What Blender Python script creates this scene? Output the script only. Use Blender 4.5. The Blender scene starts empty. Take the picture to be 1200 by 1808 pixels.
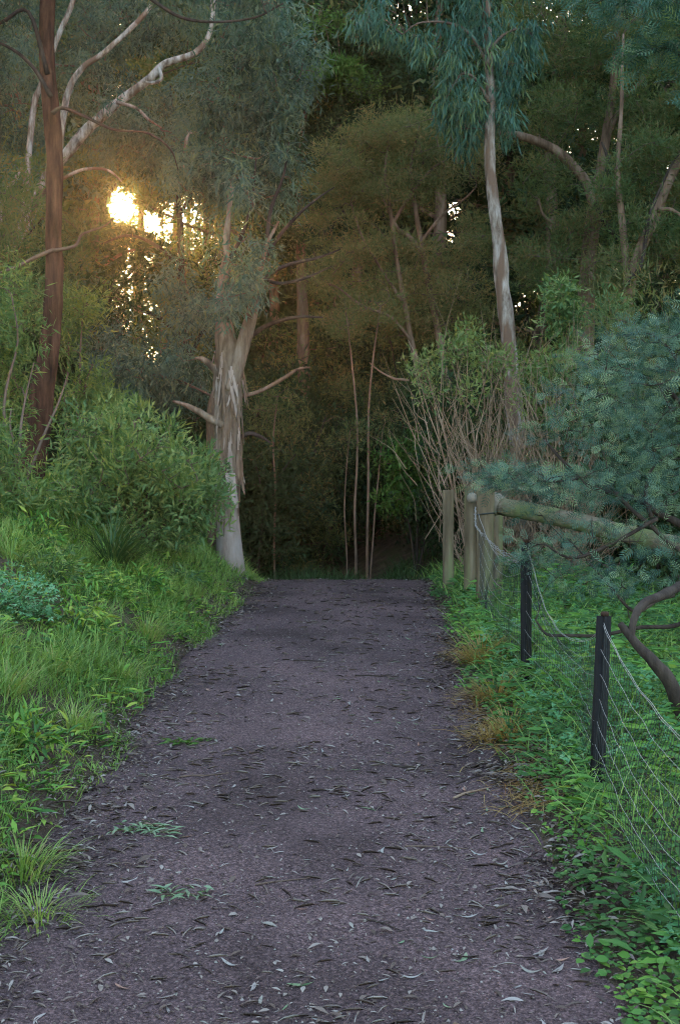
import bpy, math, random, zlib
import numpy as np
from mathutils import Vector

random.seed(11)
rng = np.random.default_rng(11)
sc = bpy.context.scene
R = math.radians

# ------------------------------------------------------------------ camera
CAM = np.array([0.0, 0.0, 1.67])
FPX = 2200.0                      # focal length in photograph pixels (1200 wide)
cd = bpy.data.cameras.new('camera')
cam = bpy.data.objects.new('camera', cd)
sc.collection.objects.link(cam)
cam.location = CAM
cam.rotation_euler = (R(90), 0, 0)
cd.sensor_fit = 'HORIZONTAL'
cd.sensor_width = 24.0
cd.lens = 24.0 * FPX / 1200.0
cd.clip_end = 2000
cd.dof.use_dof = True
cd.dof.focus_distance = 8.5
cd.dof.aperture_fstop = 11.0
sc.camera = cam

# ------------------------------------------------------------------ sky, sun, exposure
SUN = np.array([-385.0, 2200.0, 539.0]); SUN /= np.linalg.norm(SUN)
ELEV = math.asin(SUN[2]); AZ = math.atan2(SUN[0], SUN[1])
SKY_STRENGTH = 0.15
SUN_STRENGTH = 5.0
EXPOSURE = 3.05
w = bpy.data.worlds.new('World'); sc.world = w; w.use_nodes = True
nt = w.node_tree; nt.nodes.clear()
wo = nt.nodes.new('ShaderNodeOutputWorld')
bg = nt.nodes.new('ShaderNodeBackground'); bg.inputs[1].default_value = SKY_STRENGTH
sky = nt.nodes.new('ShaderNodeTexSky'); sky.sky_type = 'NISHITA'; sky.sun_disc = False
sky.sun_elevation = ELEV; sky.sun_rotation = AZ
sky.air_density = 1.0; sky.dust_density = 3.0; sky.ozone_density = 0.5
nt.links.new(sky.outputs[0], bg.inputs[0])
# the sun's own disc and the bright ring of air round it
tc = nt.nodes.new('ShaderNodeTexCoord')
vm = nt.nodes.new('ShaderNodeVectorMath'); vm.operation = 'DOT_PRODUCT'
vm.inputs[1].default_value = SUN
nt.links.new(tc.outputs['Generated'], vm.inputs[0])
mr = nt.nodes.new('ShaderNodeMapRange')
mr.inputs['From Min'].default_value = math.cos(R(6.5)); mr.inputs['From Max'].default_value = math.cos(R(0.1))
nt.links.new(vm.outputs['Value'], mr.inputs['Value'])
pw = nt.nodes.new('ShaderNodeMath'); pw.operation = 'POWER'; pw.inputs[1].default_value = 22.0
nt.links.new(mr.outputs[0], pw.inputs[0])
ml = nt.nodes.new('ShaderNodeMath'); ml.operation = 'MULTIPLY'; ml.inputs[1].default_value = 60.0
nt.links.new(pw.outputs[0], ml.inputs[0])
bg2 = nt.nodes.new('ShaderNodeBackground'); bg2.inputs[0].default_value = (1.0, 0.55, 0.17, 1)
nt.links.new(ml.outputs[0], bg2.inputs[1])
ad = nt.nodes.new('ShaderNodeAddShader')
nt.links.new(bg.outputs[0], ad.inputs[0]); nt.links.new(bg2.outputs[0], ad.inputs[1])
nt.links.new(ad.outputs[0], wo.inputs[0])
sl = bpy.data.lights.new('sun', 'SUN'); sl.energy = SUN_STRENGTH; sl.angle = R(0.53); sl.color = (1.0, 0.62, 0.28)
so = bpy.data.objects.new('sun', sl); sc.collection.objects.link(so)
so.rotation_euler = Vector(SUN).to_track_quat('Z', 'Y').to_euler()
so.location = (-8, 40, 30)
sc.view_settings.view_transform = 'Standard'; sc.view_settings.look = 'None'
sc.view_settings.gamma = 1.0; sc.view_settings.use_curve_mapping = False
sc.view_settings.exposure = EXPOSURE
sc.render.engine = 'CYCLES'
cy = sc.cycles
cy.use_denoising = True
cy.filter_width = 1.1
cy.denoising_prefilter = 'NONE'
cy.max_bounces = 7; cy.diffuse_bounces = 4; cy.glossy_bounces = 2; cy.transmission_bounces = 5
cy.transparent_max_bounces = 8; cy.volume_bounces = 0
cy.sample_clamp_indirect = 1.0; cy.sample_clamp_direct = 3.0
cy.caustics_reflective = False; cy.caustics_refractive = False

# ------------------------------------------------------------------ helpers
COL = sc.collection

def P(px, py, d):
    """world point of a photograph pixel at depth d"""
    return np.array([(px - 600.0) / FPX * d, d, CAM[2] + (904.0 - py) / FPX * d])

def unit(v):
    v = np.asarray(v, float)
    return v / np.maximum(np.linalg.norm(v, axis=-1, keepdims=True), 1e-9)

_H = rng.random((64, 64, 64)).astype(np.float32)
def vnoise(p, f=1.0, off=0.0):
    """smooth value noise 0..1 at points p (n,3)"""
    q = np.asarray(p, float) * f + off + 1000.0
    i = np.floor(q).astype(int); t = q - i; t = t * t * (3 - 2 * t)
    r = 0
    for dx in (0, 1):
        for dy in (0, 1):
            for dz in (0, 1):
                wgt = (t[..., 0] if dx else 1 - t[..., 0]) * (t[..., 1] if dy else 1 - t[..., 1]) * (t[..., 2] if dz else 1 - t[..., 2])
                r = r + wgt * _H[(i[..., 0] + dx) % 64, (i[..., 1] + dy) % 64, (i[..., 2] + dz) % 64]
    return r

def n2(x, y, f=1.0, off=0.0):
    x = np.asarray(x, float); y = np.asarray(y, float)
    return vnoise(np.stack([x, y, np.zeros_like(x) + 0.37], -1), f, off)

def mesh_np(name, V, Fs, tint=None, smooth=False):
    V = np.asarray(V, np.float32)
    if not isinstance(Fs, (list, tuple)): Fs = [Fs]
    me = bpy.data.meshes.new(name)
    me.vertices.add(len(V)); me.vertices.foreach_set('co', V.ravel())
    loops = np.concatenate([np.asarray(f, np.int32).ravel() for f in Fs])
    tot = np.concatenate([np.full(len(f), np.asarray(f).shape[1], np.int32) for f in Fs])
    start = np.concatenate([[0], np.cumsum(tot)[:-1]]).astype(np.int32)
    me.loops.add(len(loops)); me.loops.foreach_set('vertex_index', loops)
    me.polygons.add(len(tot)); me.polygons.foreach_set('loop_start', start)
    me.update(calc_edges=True)
    if smooth:
        me.polygons.foreach_set('use_smooth', np.ones(len(tot), bool))
    if tint is not None:
        a = me.attributes.new('tint', 'FLOAT', 'POINT'); a.data.foreach_set('value', np.asarray(tint, np.float32))
    me.validate(verbose=False)
    return me

def obj(name, me, m=None, parent=None, loc=None):
    o = bpy.data.objects.new(name, me); COL.objects.link(o)
    if m is not None and me is not None and not me.materials: me.materials.append(m)
    if parent is not None: o.parent = parent
    if loc is not None: o.location = loc
    return o

def tag(o, label=None, cat=None, group=None, kind=None):
    if label: o['label'] = label
    if cat: o['category'] = cat
    if group: o['group'] = group
    if kind: o['kind'] = kind
    return o

def thing(name, loc, label, cat, group=None):
    e = bpy.data.objects.new(name, None); COL.objects.link(e)
    e.empty_display_size = 0.2; e.location = loc
    return tag(e, label, cat, group)

def copy_tree(o, parent=None):
    c = o.copy(); COL.objects.link(c)
    if parent is not None: c.parent = parent
    for ch in list(o.children): copy_tree(ch, c)
    return c

class MB:
    """collects vertices and faces of one mesh"""
    def __init__(s): s.V = []; s.F = {}; s.T = []; s.n = 0
    def add(s, V, F, t=0.5):
        V = np.asarray(V, float).reshape(-1, 3)
        for f in (F if isinstance(F, list) else [F]):
            f = np.asarray(f); s.F.setdefault(f.shape[1], []).append(f + s.n)
        s.V.append(V); s.T.append(np.full(len(V), t) if np.isscalar(t) else np.asarray(t)); s.n += len(V)
        return s
    def mesh(s, name, smooth=False, off=None):
        V = np.concatenate(s.V)
        if off is not None: V = V - np.asarray(off)
        return mesh_np(name, V, [np.concatenate(f) for f in s.F.values()], np.concatenate(s.T), smooth)

def spline(pts, n):
    """Catmull-Rom through rows of pts, n samples per span"""
    p = np.asarray(pts, float)
    if len(p) < 3 or n <= 1:
        k = (len(p) - 1) * max(n, 1) + 1
        t = np.linspace(0, len(p) - 1, k)
        return np.stack([np.interp(t, np.arange(len(p)), p[:, c]) for c in range(p.shape[1])], 1)
    e = np.vstack([2 * p[0] - p[1], p, 2 * p[-1] - p[-2]])
    out = []
    for i in range(len(p) - 1):
        a, b, c, d = e[i:i + 4]
        t = np.linspace(0, 1, n, endpoint=False)[:, None]
        out.append(0.5 * (2 * b + (c - a) * t + (2 * a - 5 * b + 4 * c - d) * t ** 2 + (3 * b - a - 3 * c + d) * t ** 3))
    out.append(p[-1:])
    return np.vstack(out)

def tube(pts, rad, sides=8, cap=True):
    p = np.asarray(pts, float); r = np.asarray(rad, float)
    t = unit(np.gradient(p, axis=0))
    ref = np.array([0.31, 0.93, 0.17]) if abs(t[0][2]) > 0.8 else np.array([0.05, 0.1, 1.0])
    n = unit(ref - t * (t @ ref)[:, None]); b = np.cross(t, n)
    a = np.linspace(0, 2 * np.pi, sides, endpoint=False)
    V = p[:, None] + r[:, None, None] * (np.cos(a)[None, :, None] * n[:, None] + np.sin(a)[None, :, None] * b[:, None])
    k = len(p)
    i = np.arange(k - 1)[:, None] * sides; j = np.arange(sides)[None]
    F = np.stack([i + j, i + (j + 1) % sides, i + sides + (j + 1) % sides, i + sides + j], -1).reshape(-1, 4)
    V = V.reshape(-1, 3); Fs = [F]
    if cap:
        c0 = len(V); V = np.vstack([V, p[:1], p[-1:]])
        jj = np.arange(sides)
        Fs.append(np.stack([np.full(sides, c0), (jj + 1) % sides, jj], 1))
        bse = (k - 1) * sides
        Fs.append(np.stack([np.full(sides, c0 + 1), bse + jj, bse + (jj + 1) % sides], 1))
    return V, Fs

# leaf templates: (x across, y along, z out) with quads
LEAF = (np.array([[0, 0, 0], [.5, .42, .03], [0, 1, -.06], [-.5, .42, .03]]), np.array([[0, 1, 2, 3]]))
LEAF3 = (np.array([[-.62, .22, .02], [.62, .3, .03], [0, 1, -.06]]), np.array([[0, 1, 2]]))   # for crowns far off
LEAF2 = (np.array([[0, 0, 0], [.42, .28, .05], [.5, .55, .02], [0, 1, -.16], [-.5, .55, .02], [-.42, .28, .05], [0, .35, -.03], [0, .65, -.05]]),
         np.array([[0, 1, 2, 7], [0, 7, 4, 5], [7, 2, 3, 4]]))
BLADE = (np.array([[-.5, 0, 0], [.5, 0, 0], [.42, .4, .06], [-.42, .4, .06], [.27, .75, .22], [-.27, .75, .22], [.04, 1, .45], [-.04, 1, .45]]),
         np.array([[0, 1, 2, 3], [3, 2, 4, 5], [5, 4, 6, 7]]))
# three-lobed weed leaf
_l = []
for k, (ang, ln) in enumerate(((-1.15, .62), (0, .78), (1.15, .62))):
    c, s = math.cos(ang), math.sin(ang)
    for (x, y, z) in ((0, 0, 0), (.24, .5, .06), (0, 1, -.05), (-.24, .5, .06)):
        _l.append(((x * c + y * s) * ln, .18 + (y * c - x * s) * ln, z))
LOBED = (np.array(_l), np.array([[0, 1, 2, 3], [4, 5, 6, 7], [8, 9, 10, 11]]))
OVAL = (np.array([[0, 0, 0], [.4, .25, .05], [.45, .6, .03], [0, 1, -.1], [-.45, .6, .03], [-.4, .25, .05], [0, .5, -.03]]),
        np.array([[0, 1, 2, 6], [0, 6, 4, 5], [6, 2, 3, 4]]))
# feathery wattle frond: a midrib with paired thin pinnae
_v = []; _f = []
for k in range(5):
    y = .12 + k * .18
    ln = .40 * math.sin(math.pi * (.22 + .62 * k / 4.0)) + .03
    for s in (-1, 1):
        b = len(_v)
        _v += [(0, y, 0), (s * ln * .5, y + .25 * ln + .036, .03), (s * ln, y + .6 * ln, -.04), (s * ln * .55, y + .25 * ln - .03, .03)]
        _f.append((b, b + 1, b + 2, b + 3))
b = len(_v); _v += [(-.012, 0, 0), (.012, 0, 0), (.006, 1, -.02), (-.006, 1, -.02)]; _f.append((b, b + 1, b + 2, b + 3))
FROND = (np.array(_v), np.array(_f))

def scatter(tpl, pos, axis, normal, width, length, tint=0.5):
    """place a leaf template at every pos; returns V, F, T"""
    TV, TF = tpl
    pos = np.asarray(pos, float); n = len(pos)
    a = unit(axis); nn = unit(normal - a * np.sum(normal * a, 1, keepdims=True)); s = np.cross(a, nn)
    width = np.broadcast_to(width, (n,)); length = np.broadcast_to(length, (n,))
    V = (pos[:, None] + s[:, None] * (TV[None, :, :1] * width[:, None, None]) + a[:, None] * (TV[None, :, 1:2] * length[:, None, None])
         + nn[:, None] * (TV[None, :, 2:] * length[:, None, None]))
    F = (TF[None] + (np.arange(n) * len(TV))[:, None, None]).reshape(-1, TF.shape[1])
    T = np.repeat(np.broadcast_to(tint, (n,)), len(TV))
    return V.reshape(-1, 3), F, T

def randdir(n): return unit(rng.normal(size=(n, 3)))

# ------------------------------------------------------------------ materials
def newmat(name):
    m = bpy.data.materials.new(name); m.use_nodes = True
    nt = m.node_tree; nt.nodes.clear()
    return m, nt, nt.nodes.new, nt.links.new

def ramp(nt, stops):
    r = nt.nodes.new('ShaderNodeValToRGB'); e = r.color_ramp.elements
    while len(e) < len(stops): e.new(0.5)
    for el, (p, c) in zip(e, stops): el.position = p; el.color = (*c, 1)
    return r

def leaf_mat(name, cols, transl=0.35, rough=0.55, spec=0.3, tcol=(1.25, 1.2, 0.6)):
    m, nt, N, L = newmat(name)
    out = N('ShaderNodeOutputMaterial'); at = N('ShaderNodeAttribute'); at.attribute_name = 'tint'
    r = ramp(nt, [(i / (len(cols) - 1), c) for i, c in enumerate(cols)])
    L(at.outputs['Fac'], r.inputs[0])
    p = N('ShaderNodeBsdfPrincipled'); p.inputs['Roughness'].default_value = rough
    p.inputs['Specular IOR Level'].default_value = spec
    L(r.outputs[0], p.inputs['Base Color'])
    t = N('ShaderNodeBsdfTranslucent')
    mx = N('ShaderNodeMix'); mx.data_type = 'RGBA'; mx.blend_type = 'MULTIPLY'; mx.inputs[0].default_value = 1
    L(r.outputs[0], mx.inputs[6]); mx.inputs[7].default_value = (*tcol, 1); L(mx.outputs[2], t.inputs[0])
    ms = N('ShaderNodeMixShader'); ms.inputs[0].default_value = transl
    L(p.outputs[0], ms.inputs[1]); L(t.outputs[0], ms.inputs[2]); L(ms.outputs[0], out.inputs[0])
    return m

def rough_mat(name, cols, scale=8, stretch=(1, 1, 1), bump=0.4, bscale=30, rough=0.9, detail=6, stops=None, bdist=0.02, spec=0.2, extra=None):
    """earth, bark, wood: noise colours on object coordinates plus noise bump"""
    m, nt, N, L = newmat(name)
    out = N('ShaderNodeOutputMaterial'); p = N('ShaderNodeBsdfPrincipled')
    p.inputs['Roughness'].default_value = rough; p.inputs['Specular IOR Level'].default_value = spec
    tc = N('ShaderNodeTexCoord'); mp = N('ShaderNodeMapping'); mp.inputs['Scale'].default_value = stretch
    L(tc.outputs['Object'], mp.inputs[0])
    n1 = N('ShaderNodeTexNoise'); n1.inputs['Scale'].default_value = scale; n1.inputs['Detail'].default_value = detail; n1.inputs['Roughness'].default_value = .65
    L(mp.outputs[0], n1.inputs[0])
    k = len(cols)
    r = ramp(nt, [(s, c) for s, c in zip(stops or [.3 + .4 * i / (k - 1) for i in range(k)], cols)])
    L(n1.outputs[0], r.inputs[0]); src = r.outputs[0]
    if extra:      # a second, broader patch colour
        n3 = N('ShaderNodeTexNoise'); n3.inputs['Scale'].default_value = extra[1]; n3.inputs['Detail'].default_value = 4
        L(mp.outputs[0], n3.inputs[0])
        rr = ramp(nt, [(extra[2], (0, 0, 0)), (extra[3], (1, 1, 1))]); L(n3.outputs[0], rr.inputs[0])
        mx = N('ShaderNodeMix'); mx.data_type = 'RGBA'; L(rr.outputs[0], mx.inputs[0]); L(src, mx.inputs[6]); mx.inputs[7].default_value = (*extra[0], 1)
        src = mx.outputs[2]
    L(src, p.inputs['Base Color'])
    n2_ = N('ShaderNodeTexNoise'); n2_.inputs['Scale'].default_value = bscale; n2_.inputs['Detail'].default_value = 5; n2_.inputs['Roughness'].default_value = .7
    L(mp.outputs[0], n2_.inputs[0])
    b = N('ShaderNodeBump'); b.inputs['Strength'].default_value = bump; b.inputs['Distance'].default_value = bdist
    L(n2_.outputs[0], b.inputs['Height']); L(b.outputs[0], p.inputs['Normal']); L(p.outputs[0], out.inputs[0])
    return m

M = {}
M['gum_leaf'] = leaf_mat('gum_leaf', [(.035, .07, .058), (.06, .12, .10), (.10, .175, .14), (.13, .18, .09)], .35)
M['teal_leaf'] = leaf_mat('teal_leaf', [(.03, .085, .065), (.055, .14, .105), (.085, .185, .13), (.14, .2, .075)], .3)
M['needle'] = leaf_mat('needle', [(.06, .115, .05), (.095, .16, .07), (.135, .175, .08), (.18, .155, .08)], .45, .7, .15, (1.5, 1.15, .4))
M['olive_needle'] = leaf_mat('olive_needle', [(.095, .14, .062), (.14, .19, .085), (.195, .215, .10), (.25, .2, .105)], .45, .7, .15, (1.4, 1.1, .45))
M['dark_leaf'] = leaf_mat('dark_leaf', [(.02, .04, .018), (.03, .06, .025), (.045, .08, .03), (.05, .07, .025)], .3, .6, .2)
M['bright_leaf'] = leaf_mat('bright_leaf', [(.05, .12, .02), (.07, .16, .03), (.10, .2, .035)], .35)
M['shrub_leaf'] = leaf_mat('shrub_leaf', [(.07, .145, .06), (.115, .215, .085), (.18, .285, .105), (.28, .36, .13)], .38)
M['willow_leaf'] = leaf_mat('willow_leaf', [(.06, .12, .04), (.10, .18, .055), (.15, .23, .07), (.2, .25, .06)], .4)
M['pale_leaf'] = leaf_mat('pale_leaf', [(.10, .17, .06), (.15, .23, .08), (.2, .28, .10), (.24, .25, .07)], .4)
M['wattle_leaf'] = leaf_mat('wattle_leaf', [(.02, .055, .042), (.045, .11, .08), (.09, .18, .125), (.2, .28, .14)], .2)
M['weed_leaf'] = leaf_mat('weed_leaf', [(.035, .10, .022), (.065, .18, .035), (.11, .26, .04), (.18, .33, .045), (.32, .38, .06)], .22)
M['mallow_leaf'] = leaf_mat('mallow_leaf', [(.07, .22, .08), (.13, .32, .14), (.22, .42, .22)], .2)
M['grass'] = leaf_mat('grass', [(.065, .14, .035), (.115, .225, .05), (.185, .32, .07), (.28, .40, .095), (.38, .36, .15)], .3)
M['sedge'] = leaf_mat('sedge', [(.035, .085, .03), (.06, .12, .04), (.12, .16, .05)], .25)
M['straw'] = leaf_mat('straw', [(.22, .14, .05), (.34, .22, .07), (.40, .30, .12), (.30, .13, .03)], .35)
M['litter'] = leaf_mat('litter', [(.05, .035, .028), (.10, .07, .055), (.19, .15, .125), (.31, .27, .235), (.19, .19, .155)], .05, .6, .3)
M['leaf_pale'] = leaf_mat('leaf_pale', [(.20, .175, .16), (.30, .27, .245), (.26, .27, .24)], .05, .6, .3)
M['leaf_red'] = leaf_mat('leaf_red', [(.20, .09, .06), (.28, .15, .11), (.33, .2, .15)], .05, .5, .4)
M['leaf_green'] = leaf_mat('leaf_green', [(.12, .2, .09), (.16, .25, .14), (.2, .27, .16)], .15, .5, .4)
M['red_bark'] = rough_mat('red_bark', [(.018, .009, .007), (.07, .032, .021), (.135, .066, .043)], 14, (1, 1, .16), 1.0, 26, .95, bdist=.03)
M['pale_bark'] = rough_mat('pale_bark', [(.11, .075, .055), (.27, .22, .18), (.42, .37, .33)], 12, (1, 1, .25), 1.0, 22, .85, stops=[.38, .5, .62], extra=((.16, .10, .07), 5, .5, .6))
M['shaggy_bark'] = rough_mat('shaggy_bark', [(.07, .046, .031), (.175, .125, .088), (.30, .245, .195)], 9, (1, 1, .2), .9, 22, .95, bdist=.03)
M['smooth_bark'] = rough_mat('smooth_bark', [(.2, .145, .115), (.3, .235, .195), (.39, .33, .295)], 6, (1, 1, .3), .5, 26, .85)
M['brown_bark'] = rough_mat('brown_bark', [(.07, .045, .03), (.17, .11, .075), (.28, .2, .15)], 9, (1, 1, .2), .9, 22, .95)
M['dark_bark'] = rough_mat('dark_bark', [(.022, .016, .013), (.05, .037, .03), (.085, .065, .052)], 10, (1, 1, .3), .8, 24, .9)
M['twig'] = rough_mat('twig', [(.09, .06, .045), (.17, .12, .09)], 12, rough=.9, bump=.2)
M['tan_twig'] = rough_mat('tan_twig', [(.14, .085, .055), (.26, .175, .115), (.36, .28, .2)], 3, rough=.9, bump=.2)
M['post_wood'] = rough_mat('post_wood', [(.06, .043, .025), (.15, .115, .07), (.24, .2, .135)], 7, (1, 1, .12), .9, 30, .9, extra=((.17, .19, .08), 5, .5, .68))
M['log_wood'] = rough_mat('log_wood', [(.06, .048, .03), (.14, .115, .075), (.24, .205, .15)], 9, (.15, 1, 1), 1.0, 30, .95, extra=((.11, .13, .05), 5, .45, .6))
M['pale_wood'] = rough_mat('pale_wood', [(.16, .135, .10), (.25, .215, .165)], 14, rough=.85, bump=.2)
M['picket'] = rough_mat('picket', [(.008, .008, .008), (.016, .015, .014)], 20, rough=.75, bump=.15, spec=.2)
M['rust'] = rough_mat('rust', [(.03, .018, .012), (.07, .035, .02)], 30, rough=.9, bump=.3)
M['galv'] = rough_mat('galv', [(.2, .195, .185), (.36, .35, .33)], 40, rough=.5, bump=.1, spec=.5)
M['mesh_wire'] = rough_mat('mesh_wire', [(.018, .024, .021), (.04, .048, .043)], 20, rough=.6, bump=.1)  # upright wires: their look as silhouettes in shade is put into this dark colour
M['soil'] = rough_mat('soil', [(.035, .025, .017), (.085, .06, .042), (.14, .105, .075)], 6, bump=.9, bscale=35, bdist=.04, extra=((.055, .062, .022), 2.6, .5, .68))

def path_mat():
    m, nt, N, L = newmat('gravel_path')
    out = N('ShaderNodeOutputMaterial'); p = N('ShaderNodeBsdfPrincipled'); p.inputs['Roughness'].default_value = .88; p.inputs['Specular IOR Level'].default_value = .25
    tc = N('ShaderNodeTexCoord')
    big = N('ShaderNodeTexNoise'); big.inputs['Scale'].default_value = 1.3; big.inputs['Detail'].default_value = 5
    fine = N('ShaderNodeTexNoise'); fine.inputs['Scale'].default_value = 55; fine.inputs['Detail'].default_value = 6; fine.inputs['Roughness'].default_value = .75
    vor = N('ShaderNodeTexVoronoi'); vor.inputs['Scale'].default_value = 125
    for n in (big, fine, vor): L(tc.outputs['Object'], n.inputs['Vector'])
    r1 = ramp(nt, [(.3, (.06, .039, .040)), (.5, (.122, .085, .087)), (.72, (.2, .148, .148))]); L(fine.outputs[0], r1.inputs[0])
    r2 = ramp(nt, [(.3, (.52, .49, .48)), (.5, (.95, .92, .92)), (.7, (1.3, 1.24, 1.22))]); L(big.outputs[0], r2.inputs[0])
    mx = N('ShaderNodeMix'); mx.data_type = 'RGBA'; mx.blend_type = 'MULTIPLY'; mx.inputs[0].default_value = 1
    L(r1.outputs[0], mx.inputs[6]); L(r2.outputs[0], mx.inputs[7])
    r3 = ramp(nt, [(0, (.5, .45, .45)), (.4, (.88, .85, .85)), (.8, (1.2, 1.16, 1.14)), (1, (1.9, 1.78, 1.74))])
    sep = N('ShaderNodeSeparateColor'); L(vor.outputs['Color'], sep.inputs[0]); L(sep.outputs[0], r3.inputs[0])
    mx2 = N('ShaderNodeMix'); mx2.data_type = 'RGBA'; mx2.blend_type = 'MULTIPLY'; mx2.inputs[0].default_value = 1
    L(mx.outputs[2], mx2.inputs[6]); L(r3.outputs[0], mx2.inputs[7]); L(mx2.outputs[2], p.inputs['Base Color'])
    b1 = N('ShaderNodeBump'); b1.inputs['Strength'].default_value = .8; b1.inputs['Distance'].default_value = .008; b1.invert = True
    L(vor.outputs['Distance'], b1.inputs['Height'])
    b2 = N('ShaderNodeBump'); b2.inputs['Strength'].default_value = .9; b2.inputs['Distance'].default_value = .02
    L(fine.outputs[0], b2.inputs['Height']); L(b1.outputs[0], b2.inputs['Normal']); L(b2.outputs[0], p.inputs['Normal'])
    L(p.outputs[0], out.inputs[0])
    return m
M['path'] = path_mat()

# ------------------------------------------------------------------ terrain
def ipl(x, xs, ys):
    """smoothed piecewise-linear interpolation"""
    g = np.linspace(xs[0], xs[-1], 4001)
    return np.interp(x, xs, ys)

_yy = np.linspace(-40, 420, 9201)
def smooth_tab(xs, ys, wid):
    t = np.interp(_yy, xs, ys); k = int(wid / (_yy[1] - _yy[0])) | 1
    ker = np.hanning(k + 2)[1:-1]; ker /= ker.sum()
    return np.convolve(np.pad(t, k // 2, mode='edge'), ker, 'valid')
T_Z = smooth_tab([-40, -10, 0, 3, 4.2, 6.05, 9.05, 13.6, 16.3, 18, 21, 26, 34, 60, 120, 420], [-1.5, -.75, -.36, -.1, .0, .2, .42, .71, .75, .66, .45, .3, .5, 2.0, 4, 7], 2.0)
T_L = smooth_tab([-40, 3, 4.2, 6.05, 9.05, 11.5, 13.6, 16, 18, 22, 28, 40, 420], [-1.8, -1.5, -1.38, -1.31, -1.3, -1.22, -1.11, -1.04, -1.2, -2.3, -5.5, -14, -300], 1.2)
T_R = smooth_tab([-40, 3, 4.2, 6.05, 9.05, 11.5, 13.6, 16, 18, 22, 28, 40, 420], [1.0, .96, .94, .91, .9, .98, 1.07, 1.18, 1.2, .2, -3.0, -11, -297], 1.2)
tz = lambda y: np.interp(y, _yy, T_Z)
tl = lambda y: np.interp(y, _yy, T_L)
tr = lambda y: np.interp(y, _yy, T_R)

def height(x, y):
    x = np.asarray(x, float); y = np.asarray(y, float)
    z = tz(y); u = tl(y) - x; v = x - tr(y)
    left = np.interp(u, [-.1, 0, .25, .6, 1.15, 2, 3, 5, 10, 40, 400], [0, .02, .16, .38, .64, 1.08, 1.5, 2.0, 3.0, 5.0, 7])
    r1 = np.interp(v, [-.1, 0, .3, 1, 3, 8, 20, 400], [0, .02, .07, .0, -.2, -.2, .6, 3])
    r2 = np.interp(v, [-.1, 0, .4, 1.5, 3, 8, 20, 400], [0, .03, .2, .8, 1.3, 1.9, 3, 5])
    k = np.clip((y - 17.5) / 4, 0, 1)
    rough = (n2(x, y, 1.1) - .5) * np.where(u > 0, .26, .16) + (n2(x, y, 4.0, 7) - .5) * .05
    off = np.clip(np.maximum(u, v) / .5, 0, 1)
    return z + left + r1 * (1 - k) + r2 * k + rough * off

def axis_pts(lo, hi, fine_lo, fine_hi, step, grow=1.18):
    a = list(np.arange(fine_lo, fine_hi + 1e-6, step)); s = step; x = a[-1]
    while x < hi: s *= grow; x += s; a.append(x)
    s = step; x = a[0]; b = []
    while x > lo: s *= grow; x -= s; b.append(x)
    return np.array(b[::-1] + a)

gx = axis_pts(-130, 130, -5, 5, .11); gy = axis_pts(-35, 170, 2.5, 22, .12)
X, Y = np.meshgrid(gx, gy)
Z = height(X, Y)
inside = np.clip(np.minimum(X - tl(Y), tr(Y) - X) / .12, 0, 1)
Z = Z - .05 * inside - np.where((X > tl(Y)) & (X < tr(Y)), .01, 0)
V = np.stack([X, Y, Z], -1).reshape(-1, 3)
nx, ny = len(gx), len(gy)
i = np.arange(ny - 1)[:, None] * nx; j = np.arange(nx - 1)[None]
F = np.stack([i + j, i + j + 1, i + nx + j + 1, i + nx + j], -1).reshape(-1, 4)
ground = tag(obj('ground', mesh_np('ground', V, F, smooth=True), M['soil']), kind='structure')

# path sheet: ragged edges that dip under the verge
py_ = np.concatenate([np.arange(-12, 3, .25), np.arange(3, 26, .05), np.arange(26, 34, .3)])
s = np.linspace(0, 1, 61)
S, YY = np.meshgrid(s, py_)
el = tl(YY) - .10 + (n2(YY, YY * 0, 2.2, 3) - .5) * .22; er = tr(YY) + .10 + (n2(YY, YY * 0, 2.0, 31) - .5) * .22
XX = el + (er - el) * S
edge = np.minimum(S, 1 - S) * (er - el)
crown_ = .02 * np.sin(np.pi * S)
ZZ = tz(YY) + crown_ + (n2(XX, YY, .9, 61) - .5) * .05 * np.clip((YY - 11) / 3, 0, 1) + (n2(XX, YY, 3, 11) - .5) * .022 + (n2(XX, YY, 14, 5) - .5) * .010 + (n2(XX, YY, 40, 9) - .5) * .006 + .012 - .07 * np.clip(1 - edge / .09, 0, 1)
V = np.stack([XX, YY, ZZ], -1).reshape(-1, 3)
k = len(s); i = np.arange(len(py_) - 1)[:, None] * k; j = np.arange(k - 1)[None]
F = np.stack([i + j, i + j + 1, i + k + j + 1, i + k + j], -1).reshape(-1, 4)
path = tag(obj('path', mesh_np('path', V, F, smooth=True), M['path']), kind='structure')
def path_z(x, y):
    x = np.asarray(x, float); y = np.asarray(y, float)
    sfrac = np.clip((x - tl(y)) / (tr(y) - tl(y)), 0, 1)
    return np.where((x > tl(y)) & (x < tr(y)), tz(y) + .02 * np.sin(np.pi * sfrac) + (n2(x, y, 3, 11) - .5) * .022 + (n2(x, y, 14, 5) - .5) * .010 + .014, height(x, y) + .004)

# ------------------------------------------------------------------ tree building
LINE_CUT = 0.0
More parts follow.
